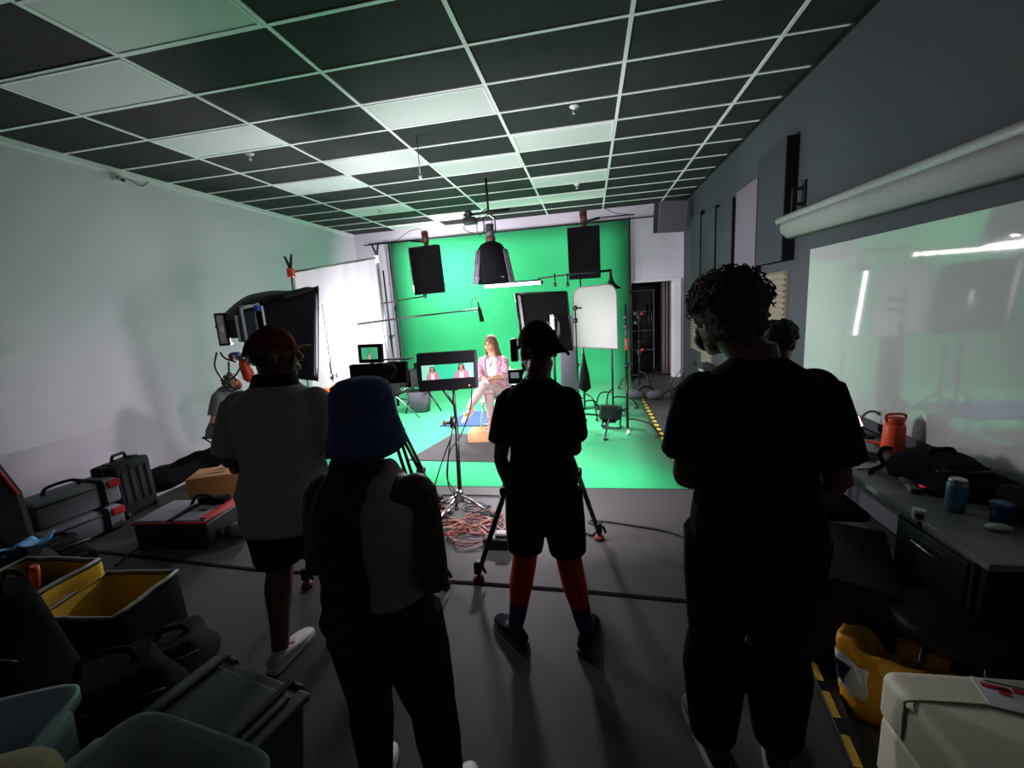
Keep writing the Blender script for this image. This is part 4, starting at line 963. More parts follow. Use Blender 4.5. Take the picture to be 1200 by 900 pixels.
# ---- seated woman on the set
SXW, SYW = -1.385, 6.05
hd = PI-.22
F6 = Fig('seated woman in pink flowered cardigan and pale trousers, legs crossed, on the folding chair', (SXW, SYW, .0), hd, 1.70, M['skinC'], width=.98, girth=1.0, pelvis=.36, lean=(.0,.04), head_yaw=-.10, head_tilt=.05)
inv = F6.X.inverted()
L = lambda px, py, y: inv @ at(px, py, 'y', y)
k_up, a_up = L(567.5, 449.5, 5.56), L(548.5, 480, 5.36)
k_dn, a_dn = L(573, 461, 5.60), L(575.5, 497, 5.60)
a_dn.z = .25
F6.set_leg(-1, k_up, a_up, inv.to_3x3() @ V((-.55,-.6,-.58)).normalized()); F6.set_leg(1, k_dn, a_dn, inv.to_3x3() @ V((-.1,-1,-.05)).normalized())
e1, w1 = L(593, 440, 5.86), L(577, 443, 5.68)
e2, w2 = L(561, 441, 5.90), L(573, 447, 5.66)
# person's right (+x local) is image left once she faces us
F6.set_arm_abs(1, e2, w2, inv.to_3x3() @ V((.75,-.3,-.1)), (0,0,-1), .5); F6.set_arm_abs(-1, e1, w1, inv.to_3x3() @ V((-.85,-.3,-.15)), (0,0,-1), .5)
F6.body()
M['floral'] = mat('pink_floral_cloth', srgb(214,150,164), .9, var=.30, scale=24, spec=.1)
nt = M['floral'].node_tree
for nd in nt.nodes:
    if nd.type == 'MIX': nd.inputs[6].default_value = srgb(60,30,84); nd.inputs[7].default_value = srgb(236,184,186)
    if nd.type == 'TEX_NOISE': nd.inputs['Detail'].default_value = 1
F6.trousers(mat('pale_pink_trousers', srgb(190,160,158), .85, var=.04, bump=.1, spec=.1), .93, loose=1.05, name='trousers', top=.60)
F6.shirt(mat('white_top', (.62,.6,.62), .9, var=.03), hem=.54, ex=.008, sleeve=0, name='white_top', neck=.80, flare=0)
# cardigan: open front, long at the back and sides
b = F6.mb()
def cg(u, v):
    a = PI/2+.42+(2*PI-.84)*u
    f = .835-.395*v
    tb = F6.TORSO; 
    import bisect
    fs = [t[0] for t in tb]; i = max(1, min(len(fs)-1, bisect.bisect(fs, f))); t0, t1 = tb[i-1], tb[i]; q = (f-t0[0])/(t1[0]-t0[0]); q = max(0, min(1, q))
    rx = (t0[1]+(t1[1]-t0[1])*q)*1.7+.026+.07*v*v; ry = (t0[2]+(t1[2]-t0[2])*q)*1.7+.024+.05*v*v
    if f > .80: rx = max(rx, .075); ry = max(ry, .07)
    c = F6.up(f)
    return c+V((rx*math.cos(a), ry*math.sin(a)+.012*math.sin(a*6)*v, 0))
b.grid(cg, 40, 20); cd = b.build('cardigan', M['floral'], F6.root, solid=.012)
for k in (-1, 1):
    S, E, W = F6.arm[k]; b = F6.mb(); r = .055
    F6.limb(b, [S+V((0,0,.01)), S.lerp(E,.5), E], [r*1.08, r*1.1, r]); F6.limb(b, [E, E.lerp(W,.2), E.lerp(W,.42)], [r, r*.98, r*1.0]); b.build('cardigan_sleeve', M['floral'], cd)
F6.shoes(mat('blush_shoe', srgb(226,176,160), .6, var=.04), mat('cream_sole', srgb(230,205,185), .6), .24)
b = F6.mb(); M['bronde'] = mat('bronde_braids', srgb(92,62,40), .7, var=.4, scale=150, bump=.4)
rows = [[F6.head((.083*math.cos(a)*math.cos(q), -.020+.104*math.cos(a)*math.sin(q), .035+.092*math.sin(a))) for q in [2*PI*i/24 for i in range(24)]] for a in [-.15+1.72*k/8 for k in range(9)]]
for k in range(9):
    pass
b.ell(F6.head((0,-.022,.042)), (.085*F6.hs,.104*F6.hs,.092*F6.hs), F6.HR, 20, 14)
b.ell(F6.head((0,-.045,-.04)), (.08*F6.hs,.07*F6.hs,.09*F6.hs), F6.HR, 20, 14)
for side_ in (-1, 1):
    for j in range(4):
        x0 = side_*(.066+.008*j); P = [F6.head((x0*.8, .035-.02*j, .075)), F6.head((x0*1.12, .03-.02*j, .0)), F6.head((x0*1.15,.015-.02*j,-.08)), F6.head((x0*1.25,.02-.03*j,-.16)), F6.head((x0*1.5,.045-.04*j,-.25 if side_ > 0 else -.20))]
        b.tube(spline(P, 5), .013, 8)
b.build('braided_hair', M['bronde'], F6.root, remesh=.007, smit=1)
b = F6.mb(); b.tube(spline([F6.up(.84)+V((-.05,.03,0)), F6.up(.80)+V((-.03,.095,0)), F6.up(.755)+V((0,.125,0)), F6.up(.80)+V((.03,.095,0)), F6.up(.84)+V((.05,.03,0))]), .004, 6); b.ell(F6.up(.75)+V((0,.127,0)), (.012,.006,.014)); b.build('necklace', mat('dark_beads', (.05,.03,.03), .4), F6.root)
# ---- crew member sitting low by the softbox stand
hp = at(272, 449, 'y', 4.78)
F7 = Fig('crew member in grey t-shirt with headphones sitting behind the man in maroon cap', (-4.90, 4.78, 0), -PI/2+.15, 1.72, M['skinC'], width=1.05, girth=1.08, pelvis=.27, lean=(0,.16), head_yaw=.1, head_tilt=-.1)
d_ = (F7.X.inverted() @ hp)-F7.hc; F7.hc = F7.hc+d_*.9
F7.set_arm_abs(-1, (-.24,.14,.62), (-.12,.42,.62), (.3,1,0), (0,0,-1), .8); F7.set_arm_abs(1, (.27,.10,.60), (.12,.40,.60), (-.3,1,0), (0,0,-1), .8)
F7.set_leg(-1, (-.16,.44,.52), (-.15,.40,.085)); F7.set_leg(1, (.16,.44,.52), (.15,.42,.085))
F7.body(); F7.shirt(mat('grey_tee', (.13,.13,.135), .9, bump=.3, scale=10, spec=.1), hem=.47, ex=.022, sleeve=.72, sr=1.45); F7.trousers(M['darkcloth'], 1.0, loose=1.15); F7.shoes(M['black'], M['white'])
curls(F7, M['hairblack'], [((0,-.022,.030), (.082,.100,.085), 120, .010)], name='hair', seed=3)
b = F7.mb(); b.tube([F7.head((.088*math.cos(a), -.005, .02+.115*math.sin(a))) for a in [PI*k/12 for k in range(13)]], .010, 8); hpn = b.build('headphone_band', M['black'], F7.root)
for q in (-1, 1): b = F7.mb(); b.ell(F7.head((q*.088,-.005,-.005)), (.022*F7.hs,.036*F7.hs,.042*F7.hs), F7.HR); b.build('ear_cup', M['black'], hpn)
b = F7.mb(); b.ell(F7.head((0,.078,-.055)), (.052,.036,.045), F7.HR); b.build('face_mask', mat('red_mask', srgb(150,50,60), .8), F7.root)
st_ = thing('folding_stool', 'small black folding stool under the sitting crew member', 'stool', (-4.92, 4.78, .02))
o_ = V((-4.92,4.78,0))
b = MB(); b.rbox(o_+V((0,0,.375)), (.36,.34,.03), .012); b.build('seat', M['blackcloth'], st_)
for sx in (-1, 1):
    for s2 in (-1, 1):
        b = MB(); b.tube([o_+V((sx*.15,s2*.17,.03)), o_+V((sx*.15,-s2*.15,.36))], .010); b.build('leg', M['blackmetal'], st_)
# ================================================================== CAMERAS, MONITOR, CABLES
M['cambody'] = mat('camera_body', (.016,.016,.017), .5)
def tripod(label, top, feet, group='camera tripods'):
    top = V(top); o = thing('tripod', label, 'tripod', (top.x, top.y, 0), group)
    b = MB(); b.lathe(top+V((0,0,-.10)), [(0,-.05),(.05,-.04),(.075,0),(.07,.05),(.05,.07),(.06,.1),(0,.1)]); b.build('head', M['cambody'], o)
    b = MB(); b.tube([top+V((.04,-.02,-.04)), top+V((.09,-.2,-.14)), top+V((.12,-.36,-.24))], [.012,.011,.015]); b.build('pan_handle', M['black'], o)
    for f in feet:
        f = V((*f, 0)); a = top+V((0,0,-.14)); d = (f-a); d0 = V((d.x,d.y,0)).normalized()*.06
        b = MB(); k = a+d*.55+d0*.4; x = V((d.y,-d.x,0)).normalized()*.022
        for s in (-1, 1): b.tube([a+d0+x*s, k+x*s], .014)
        b.tube([k-d*.08, f+V((0,0,.05))-d*.0], [.022,.017]); b.rbox(k, (.07,.07,.06), .015); lg = b.build('leg', M['blackmetal'], o)
        b = MB(); b.rbox(f+V((0,0,.10)), (.05,.05,.09), .012); b.tube([f+V((.03,.0,.12)), f+V((.05,0,.06))], .010); b.build('leg_lock', M['black'], lg)
        b = MB(); b.lathe(f, [(0,.0),(.035,.0),(.04,.012),(.03,.035),(.0,.05)]); b.build('foot', mat('red_brown_foot', srgb(120,40,34), .6), lg)
    return o
def cine_camera(label, c, yaw, big=True):
    o = thing('cinema_camera', label, 'camera', c, 'film cameras on tripods')
    R = Matrix.Rotation(yaw, 3, 'Z'); P = lambda x, y, z: V(c)+R @ V((x, y, z))
    def bx(b, x, y, z, sx, sy, sz): b.obox(P(x, y, z), R@V((sx/2,0,0)), R@V((0,sy/2,0)), V((0,0,sz/2)))
    b = MB(); bx(b, 0, 0, .09, .13, .22, .14); bx(b, 0, -.13, .10, .10, .06, .11); b.build('camera_body', M['cambody'], o, bevel=.008)
    b = MB(); b.lathe(P(0,.11,.09), [(.04,0),(.048,.01),(.048,.07),(.055,.08),(.055,.15),(.05,.16),(.0,.15)], R@V((0,1,0))); b.build('lens', M['black'], o)
    b = MB(); bx(b, 0, .30, .10, .17, .10, .14); b.build('matte_box', M['black'], o, bevel=.006)
    b = MB(); b.tube([P(0,-.08,.16), P(0,-.08,.22), P(0,.10,.22), P(0,.10,.16)], .013); b.build('top_handle', M['blackmetal'], o)
    b = MB(); bx(b, 0, 0, .005, .10, .24, .02); 
    for s in (-1, 1): b.cyl(P(s*.03,-.1,-.0), P(s*.03,.36,.0), .008)
    b.build('base_plate', M['blackmetal'], o)
    return o, P, R, bx
def screen_mesh(parent, q, name='screen', people=(), bg=((130,232,196),(60,214,160)), estr=.9):
    """lit picture: q(u,v) gives points on the screen, v down"""
    def em(n, c): return mat(n, tuple(x*.15 for x in srgb(*c)[:3]), .3, emit=srgb(*c), estr=estr, var=.02)
    o = None; b = MB(); n = 12
    for i in range(n):
        u0, u1 = i/n, (i+1)/n; b.mi = 0 if i < 3 or i > 9 else 1
        b.poly([q(u0,0), q(u1,0), q(u1,1), q(u0,1)])
    o = b.build(name, [em('screen_pale_green', bg[0]), em('screen_green', bg[1])], parent)
    nrm = (q(1,0)-q(0,0)).cross(q(0,1)-q(0,0)).normalized(); nrm = nrm if nrm.dot(EYE-q(.5,.5)) > 0 else -nrm
    for k, (cu, top, sc_) in enumerate(people):
        lay = 0
        def pol(pts, c, nm):
            nonlocal lay; lay += 1; bb = MB(); bb.poly([q(cu+x*sc_, min(1, top+y*sc_*2.4))+nrm*(.0006*lay) for x, y in pts]); bb.build(nm, em('screen_'+nm, c), o)
        el = lambda cx, cy, rx, ry, n=14: [(cx+rx*math.cos(2*PI*i/n), cy+ry*math.sin(2*PI*i/n)) for i in range(n)]
        pol([(-.10,.12),(-.09,.03),(-.03,-.01),(.04,0),(.10,.10),(.13,.30),(.16,.42),(-.12,.42),(-.11,.25)], (92,66,50), 'picture_hair')
        pol([(-.16,.36),(-.04,.29),(.06,.29),(.20,.36),(.26,.55),(.28,1.2),(-.26,1.2),(-.24,.55)], (206,140,166), 'picture_cardigan')
        pol([(-.05,.30),(.06,.30),(.08,.55),(.09,1.2),(-.07,1.2),(-.07,.55)], (238,226,236), 'picture_top')
        pol([(-.04,.22),(.05,.22),(.06,.36),(.0,.45),(-.05,.36)], (196,136,116), 'picture_neck')
        pol(el(0,.14,.06,.115), (206,150,126), 'picture_face')
    return o
# ---- centre monitor on a light stand
MY = 3.45
TLm, TRm, BRm, BLm = at(487,414.5,'y',MY+.0), at(557.5,410,'y',MY-.03), at(560,455,'y',MY-.03), at(490.5,460,'y',MY)
M['bezel'] = mat('matte_bezel', (.004,.004,.004), .7, spec=.2)
mo = thing('field_monitor', 'flat monitor in the middle showing the seated woman twice on green', 'monitor', (TLm+BRm)/2)
q0 = lambda u, v: (TLm*(1-u)+TRm*u)*(1-v)+(BLm*(1-u)+BRm*u)*v
back = V((0,.045,0))
b = MB(); b.prism([q0(0,0),q0(1,0),q0(1,1),q0(0,1)], back); b.build('monitor_housing', M['bezel'], mo, bevel=.012)
b = MB(); 
fr = V((0,-.004,0))
b.prism([q0(.02,.04)+fr,q0(.98,.04)+fr,q0(.98,.30)+fr,q0(.02,.30)+fr], V((0,.003,0))); b.prism([q0(.02,.70)+fr,q0(.98,.70)+fr,q0(.98,.95)+fr,q0(.02,.95)+fr], V((0,.003,0)))
b.build('dark_screen_band', mat('black_screen_glass', (.004,.004,.005), .4, spec=.3), mo)
screen_mesh(mo, lambda u, v: q0(.085+.865*u, .315+.375*v)+V((0,-.0062,0)), people=((.21,.10,.48),(.77,.02,.56)), bg=((160,236,206),(64,216,168)))
b = MB(); b.cyl(q0(.865,.90)+V((0,-.004,0)), q0(.865,.90)+V((0,-.010,0)), .006); b.build('power_light', mat('amber_light', (.3,.15,.05), .4, emit=(1,.5,.2), estr=.6), mo)
b = MB(); b.box((TLm+BLm)/2+V((-.012,.02,.0)), (.02,.06,.18)); b.build('side_port', M['blackmetal'], mo, bevel=.004)
sb = at(541, 594, 'z', .10); bx_, by_ = -1.215, 3.50
tp = q0(.55, 1)
ls = thing('light_stand', 'chrome footed stand holding the centre monitor', 'light stand', (bx_, by_, 0))
b = MB(); b.cyl((bx_,by_,.16), (tp.x,by_+.0,.85), .020, .018); b.cyl((tp.x,by_,.85), (tp.x,by_,tp.z+.02), .014); b.cyl((bx_-.002,by_,.80),(bx_,by_,.90), .03); b.build('column', M['blackmetal'], ls)
b = MB(); b.tube([(tp.x,by_,1.0), (tp.x-.09,by_,tp.z-.01), (tp.x-.10,by_,tp.z+.03)], .012); b.rbox((tp.x,by_-.0,tp.z+.01), (.10,.05,.05), .012); b.build('mount', M['blackmetal'], ls)
b = MB(); b.cyl((bx_-.07,by_,.845),(bx_+.0,by_,.845),.012); b.ell((bx_-.08,by_,.845),(.02,.015,.025)); b.build('tightening_knob', mat('rust_knob', (.12,.06,.04), .5), ls)
b = MB(); b.lathe((bx_,by_,.10), [(0,0),(.035,0),(.035,.10),(.022,.12),(0,.12)]); b.build('hub', M['steel'], ls)
for fx, fy in ((500,627),(577,603),(492,602)):
    f = at(fx, fy, 'z', .02); b = MB(); h = V((bx_,by_,.17)); b.tube([h, h.lerp(f,.5)+V((0,0,.01)), f], .013); b.tube([V((bx_,by_,.10)), h.lerp(f,.52)], .009); lg = b.build('leg', M['chrome'], ls)
    b = MB(); b.ell(f, (.022,.022,.018)); b.build('rubber_foot', M['rubber'], lg)
# hanging cables of the monitor
for k, pts in enumerate(([q0(.9,1.0), at(551,480,'y',MY+.01), at(540,510,'y',MY), at(527,530,'y',MY-.02), at(524,560,'y',MY-.03), at(533,577,'y',MY-.05), at(534,598,'y',MY-.02)],
        [at(531,500,'y',MY-.05), at(526,530,'y',MY-.05), at(525,566,'y',MY-.05), at(532,580,'y',MY-.07), at(537,598,'y',MY-.04)], [at(529,512,'y',MY-.06), at(522,530,'y',MY-.06), at(512,560,'y',MY-.07), at(506,586,'y',MY-.1), at(505,600,'y',MY-.12)])):
    b = MB(); b.tube(spline(pts, 5), .006, 6); b.build('hanging_cable', M['cable'], label='black cable hanging from the centre monitor, '+('longest one from its corner','middle one along the stand','leftmost one reaching the floor')[k], cat='cable', group='cables of the monitor')
# cable tangle on the floor
rnd = random.Random(3)
cols = [('pinkish_cable', srgb(138,84,72)), ('red_cable', srgb(120,40,36)), ('dark_cable', (.012,.012,.012,1)), ('beige_cable', srgb(170,140,120))]
CL = [((548,632),.14,3,'pinkish_cable'),((512,622),.16,3,'red_cable'),((520,615),.12,2,'beige_cable'),((556,612),.12,2,'pinkish_cable'),((570,606),.13,2,'pinkish_cable'),((560,597),.10,2,'dark_cable'),((507,606),.12,3,'dark_cable'),((517,598),.09,2,'beige_cable')]
M['cables'] = {n: mat(n, c, .5) for n, c in cols}
WD = ('nearest the camera, below the stand','at the left foot of the stand','crossing under the stand','right of the stand','farthest right by the tripod leg','behind the stand','left, beside the womans elbow','behind the left foot')
for k, ((px, py), r, n, m) in enumerate(CL):
    c = at(px, py, 'z', .01); P = []
    for i in range(n*14+3):
        a = i/14*2*PI; rr = r*(1+.18*math.sin(a*1.7+k)+.1*math.sin(3.1*a)); P.append(c+V((rr*math.cos(a)*1.15+.03*math.sin(i*.9+k), rr*math.sin(a)*.8+.03*math.cos(i*.7), .004+.012*(i % 14)/14+.006*(i//14))))
    b = MB(); b.tube(P, .006, 6); b.build('coiled_cable', M['cables'][m], label='loose coil of %s on the floor, %s' % (m.replace('_', ' '), WD[k]), cat='cable', group='tangled cables under the monitor')
for k, pts in enumerate(([(552,612),(566,622),(580,632),(590,624),(574,614),(560,626),(546,618)], [(556,618),(575,608),(592,616),(580,626),(562,614)])):
    b = MB(); b.tube(spline([at(x, y, 'z', .012+.012*k) for x, y in pts], 8), .009, 6); b.build('orange_cable', M['cables']['pinkish_cable'], label='thick pinkish orange cable folded on the floor, '+('lower one','upper one')[k], cat='cable', group='tangled cables under the monitor')
q = at(583, 634, 'z', .05)
b = MB(); b.rbox(q, (.22,.09,.07), .02); o = b.build('power_strip', M['black'], label='black power strip on the floor behind the centre mans hand', cat='power strip')
q = at(588, 626, 'z', .10); b = MB(); b.rbox(q+V((0,0,-.0)), (.10,.07,.04), .015); b.build('power_adapter', mat('grey_adapter', (.3,.3,.3), .5), label='small grey power adapter on the black power strip', cat='adapter')
b = MB(); b.tube(spline([at(x, y, 'z', .011) for x, y in ((680,620),(694,627),(700,617),(690,611),(712,611),(745,616),(780,622),(815,633),(850,640))], 6), .010); b.build('floor_cable', M['cable'], label='black cable looping out right of the centre man over the floor', cat='cable')
b = MB(); b.tube(spline([at(x, y, 'z', .012) for x, y in ((500,577),(520,580),(545,580),(590,581))], 6), .008); b.build('floor_cable', M['cable'], label='thin black cable along the front edge of the green floor', cat='cable')
# black cable ramp line across the floor
pts = [at(-40,638,'z',.0), at(100,645,'z',.0), at(300,668,'z',.0), at(560,684,'z',.0), at(690,694,'z',.0), at(830,707,'z',.0)]
b = MB(); w_ = V((0,.022,0)); b.grid(lambda u, v: [pts[min(4, int(u*5))].lerp(pts[min(4, int(u*5))+1], u*5-min(4, int(u*5)))+V((0,-.022+.044*v,.006*math.sin(PI*v)+.001))][0], 40, 4); b.build('cable_strip', M['blackcloth'], label='long flat black cable strip across the dark floor', cat='cable')
b = MB(); b.tube(spline([at(x, y, 'z', .006) for x, y in ((135,662),(150,650),(168,640))], 5), .008); b.build('floor_cable', M['cable'], label='short black cable from the floor strip to the red edged case', cat='cable')
# ---- centre camera
c2 = V((-.36, 3.02, 1.40))
tripod('black tripod straddling behind the centre man', c2, ((-.80,2.53),(.02,3.10),(-.36,3.56)))
o2, P2, R2, bx2 = cine_camera('black film camera in front of the centre man', c2, .30)
b = MB(); q = at(604, 441, 'y', 2.95); b.rbox(q, (.10,.05,.10), .01); b.build('viewfinder_monitor', M['black'], o2)
b = MB(); b.box(q+V((.0,-.0275,0.012)), (.06,.002,.04)); b.build('viewfinder_screen', mat('grey_lit_screen', (.05,.05,.05), .3, emit=srgb(150,160,165), estr=.5), o2)
b = MB(); b.tube([q+V((.04,0,0)), P2(-.05,-.05,.15)], .012); q_ = at(603, 410, 'y', 2.95); b.rbox(q_, (.05,.08,.16), .01); b.tube([q_, P2(0,0,.2)], .012); b.build('side_rig', M['blackmetal'], o2)
b = MB(); q_ = at(604, 453, 'y', 2.95); b.rbox(q_+V((0,0,-.0)), (.06,.06,.03), .01); b.tube(spline([q_, q_+V((.05,-.03,-.05)), P2(-.03,-.1,.0)]), .01); b.build('hand_grip', M['black'], o2)
q_ = at(652, 388, 'y', 3.0); b = MB(); b.cyl(q_+V((0,0,-.14)), q_+V((0,0,.10)), .012); b.ell(q_+V((-.01,0,-.02)), (.02,.02,.03)); b.build('chrome_rod', M['chrome'], o2)
# ---- left camera with flat panel and a small monitor on top
c1l = V((-1.56, 2.98, 1.20))
tripod('black tripod behind the woman in the bucket hat', c1l, ((-1.99,2.36),(-1.02,2.46),(-1.42,3.52)))
o1, P1, R1, bx1 = cine_camera('black film camera with a wide panel left of the centre monitor', c1l, -.15)
b = MB(); TLc, BRc = at(408,428,'y',2.85), at(477,449,'y',2.85); BLc = at(411,452,'y',2.85); TRc = at(475,424,'y',2.87)
b.prism([TLc, TRc, BRc, BLc], V((0,.05,0))); b.build('rear_panel', mat('dark_panel', (.008,.008,.009), .6), o1, bevel=.01)
b = MB(); q = at(453, 433, 'y', 2.84); b.tube(spline([q, q+V((.04,-.02,.03)), q+V((.08,-.02,.0)), q+V((.05,-.02,-.05)), q+V((-.02,-.01,-.06))]), .014); b.rbox(q+V((.02,0,.02)), (.09,.03,.04), .012); b.build('cable_bundle', mat('grey_cable', (.08,.08,.08), .5), o1)
b = MB(); q = at(460, 424, 'y', 2.95); b.box(q+V((.05,0,.02)), (.22,.06,.012)); b.box(q+V((-.0,0,-.01)), (.06,.05,.03)); b.build('rail', M['steel'], o1, bevel=.003)
a_, b_, d_, e_ = at(418.5,404,'y',2.82), at(446.5,403,'y',2.82), at(448,425,'y',2.82), at(420.5,426,'y',2.82)
q1 = lambda u, v: (a_*(1-u)+b_*u)*(1-v)+(e_*(1-u)+d_*u)*v
b = MB(); b.prism([a_,b_,d_,e_], V((0,.035,0))); tm = b.build('top_monitor', M['black'], o1, bevel=.004)
screen_mesh(tm, lambda u, v: q1(.16+.68*u, .17+.62*v)+V((0,-.002,0)), people=((.48,.2,.42),), bg=((86,205,150),(74,200,144)), estr=.7)
b = MB(); b.cyl((a_+d_)/2+V((0,.02,-.07)), (a_+d_)/2+V((0,.02,-.13)), .014); b.build('monitor_arm', M['blackmetal'], o1)
# ================================================================== CASES AND BAGS ON THE LEFT
def oriented(c, yaw):
    R = Matrix.Rotation(yaw, 3, 'Z'); c = V(c)
    return lambda x, y, z: c+R @ V((x, y, z))
def xf(c, yaw): return Matrix.Translation(V(c)) @ Matrix.Rotation(yaw, 4, 'Z')
# hard black equipment case standing upright
X = xf((-4.70, 3.32, 0), 1.75) @ Matrix.Diagonal((.80,1.05,.95,1))
t = thing('hard_case', 'upright black hard case with ribbed shell by the left wall', 'case', (-4.76, 3.33, 0))
b = MB(X); b.rbox((0,-.06,.30), (.50,.13,.56), .03); b.rbox((0,.06,.30), (.50,.12,.56), .03); b.build('case_shell', mat('dark_grey_case', (.026,.026,.028), .7, spec=.2), t)
b = MB(X)
for x in (-.17,-.06,.06,.17): b.rbox((x,-.128,.32), (.055,.02,.36), .008)
b.rbox((0,-.128,.54), (.16,.02,.06), .01); b.build('shell_rib', mat('case_rib', (.036,.036,.038), .7, spec=.2), t)
b = MB(X); b.rbox((0,0,.30), (.515,.02,.575), .01); b.build('seam_rim', M['black'], t)
b = MB(X); b.tube([(-.09,0,.575),(-.09,0,.63),(-.07,0,.655),(.07,0,.655),(.09,0,.63),(.09,0,.575)], .016); b.build('carry_handle', M['black'], t)
for x in (-.15, .15): b = MB(X); b.rbox((x,0,.585), (.07,.07,.03), .008); b.build('latch', M['black'], t)
for x in (-.21, .21): b = MB(X); b.cyl((x-.02,-.10,.035),(x+.02,-.10,.035),.035); b.build('wheel', M['rubber'], t)
# two grey padded equipment bags stacked
M['bagtop'] = mat('grey_bag_nylon', (.22,.22,.26), .8, bump=.2, spec=.2)
M['redtrim'] = mat('red_tab', srgb(200,34,40), .7)
def gear_box(name, label, c, yaw, s, lean=0):
    o = thing(name, label, 'bag', c, 'grey padded gear bags'); X = xf(c, yaw) @ Matrix.Rotation(lean, 4, 'X')
    b = MB(X); b.rbox((0,0,s[2]/2), s, .035); b.build('padded_body', M['bagtop'], o)
    b = MB(X)
    for x in (.16, ): b.rbox((x,-s[1]/2-.004,s[2]/2), (.05,.02,s[2]*1.0), .006); b.rbox((x,0,s[2]+.003), (.05,s[1],.014), .005)
    b.build('black_strap', M['blackcloth'], o)
    b = MB(X); b.rbox((s[0]/2-.05,-s[1]/2+.0,s[2]-.05), (.10,.03,.07), .008); b.build('red_tab', M['redtrim'], o)
    b = MB(X); b.tube(spline([(-.16,0,s[2]),(-.12,0,s[2]+.06),(.06,0,s[2]+.06),(.10,0,s[2])]), .014); b.build('carry_handle', M['blackcloth'], o)
    b = MB(X); b.tube([(-s[0]/2,-s[1]/2-.002,s[2]*.82),(s[0]/2,-s[1]/2-.002,s[2]*.82)], .007); b.build('zip', M['black'], o)
    return o
gear_box('padded_bag', 'grey padded bag with red tab lying on the floor beside the hard case', (-4.66, 2.80, 0), 1.45, (.62,.36,.22))
gear_box('padded_bag', 'grey padded bag with red tab stacked on top of another grey bag', (-4.72, 2.86, .225), 1.45, (.62,.34,.24))
def soft_bag(name, label, c, r, yaw=0, m='darkcloth', cat='bag', pockets=1, seed=0, group=None, sq=.55):
    o = thing(name, label, cat, (c[0], c[1], c[2]), group); X = xf(c, yaw); b = MB(X); rnd = random.Random(seed); n = 28; R = []
    for i in range(12):
        v = i/11; z = r[2]*v; s_ = (1-.14*v-.5*max(0, v-.75)**1.2*2)*(.9+.10*math.sin(PI*min(1, v*1.4)))
        R.append([(r[0]*s_*math.copysign(abs(math.cos(a))**sq, math.cos(a))+.012*math.sin(4*a+seed+v*5), r[1]*s_*math.copysign(abs(math.sin(a))**sq, math.sin(a))+.012*math.sin(3*a+2*seed+v*7), z) for a in [2*PI*k/n for k in range(n)]])
    b.rings(R); b.build('bag_body', M[m], o)
    if pockets: b = MB(X); b.rbox((0,-r[1]*.96,r[2]*.33), (r[0]*1.2,.07,r[2]*.45), .03); b.build('front_pocket', M[m], o)
    b = MB(X); b.tube(spline([(-r[0]*.4,0,r[2]*.95),(-r[0]*.3,0,r[2]*1.14),(r[0]*.3,0,r[2]*1.14),(r[0]*.4,0,r[2]*.95)]), .014); b.build('grab_handle', M['blackcloth'], o)
    b = MB(X); b.tube(spline([(-r[0]*.85,-r[1]*.5,r[2]*.75),(-r[0]*.4,-r[1]*.86,r[2]*.86),(r[0]*.4,-r[1]*.86,r[2]*.86),(r[0]*.85,-r[1]*.5,r[2]*.75)]), .006); b.build('zip', M['black'], o)
    return o
soft_bag('backpack', 'dark rucksack slumped against the wall left of the grey bags', (-4.62, 2.22, 0), (.26,.24,.52), 1.1, seed=1)
soft_bag('backpack', 'dark low bag on the floor in front of the grey bags', (-4.18, 2.36, 0), (.22,.18,.26), 1.3, seed=2)
soft_bag('backpack', 'black bag heap behind the blue cloth at the left edge', (-3.95, 1.95, 0), (.30,.26,.36), .9, seed=3)
# tilted dark panel with a red edge at the left margin
t = thing('tilted_case', 'dark case lid with red edge leaning at the left edge by the wall', 'case', (-4.9, 2.0, .3))
a, c = at(-40, 505, 'y', 2.05), at(20, 580, 'y', 2.2)
b = MB(); b.prism([a, c, c+V((0,0,-.5)), a+V((0,0,-.8))], V((-.05,.06,0))); b.build('lid_panel', M['darkcloth'], t, bevel=.006)
b = MB(); b.tube([a+V((0,0,.008)), c+V((0,0,.008))], .012); b.build('red_edge', M['redtrim'], t)
# black cloth bundled on the white cove
t = thing('black_cloth', 'long black cloth bundled on the white floor edge by the left wall', 'cloth', (-4.9, 4.2, .02))
b = MB(); P = [at(181,560,'y',3.72), at(200,553,'y',3.85), at(228,549,'y',4.15), at(262,538,'y',4.6), at(290,528,'y',4.9)]
P = [V((min(p.x,-4.86), p.y, .10+.0*p.z)) for p in P]
b.tube(spline(P, 6), [.06,.065,.07,.08,.09,.10,.11,.11,.10,.095,.09,.085,.085,.085,.085,.085,.09,.09,.09,.09,.09,.09,.08,.07,.05], 14)
for v in b.bm.verts: v.co += V((.014*math.sin(v.co.y*13+v.co.z*30), 0, .012*math.sin(v.co.y*9+v.co.x*20)))
b.build('cloth_roll', M['blackcloth'], t)
b = MB(); b.grid(lambda u, v: V((-5.12+.30*v, 3.75+1.0*u, .21-.17*v+.012*math.sin(u*11+v*4)+.006*math.sin(u*27))), 40, 8); b.build('cloth_fold', M['blackcloth'], t, solid=.008)
# upright wooden box
M['boxwood'] = mat('box_plywood', srgb(176,124,70), .6, var=.12, scale=9)
X = xf((-3.84, 3.60, 0), .42)
t = thing('apple_box', 'upright wooden box with hand slots on the dark floor at left', 'wooden box', (-3.84, 3.60, 0))
b = MB(X); b.rbox((0,0,.17), (.50,.32,.34), .006, seg=2); b.build('box_shell', M['boxwood'], t)
for y in (-.05, .06): b = MB(X); b.rbox((.0,y,.3405), (.13,.022,.004), .001); b.build('hand_slot', M['black'], t)
b = MB(X); b.rbox((.2505,0,.28), (.004,.10,.028), .001); b.build('hand_slot', M['black'], t)
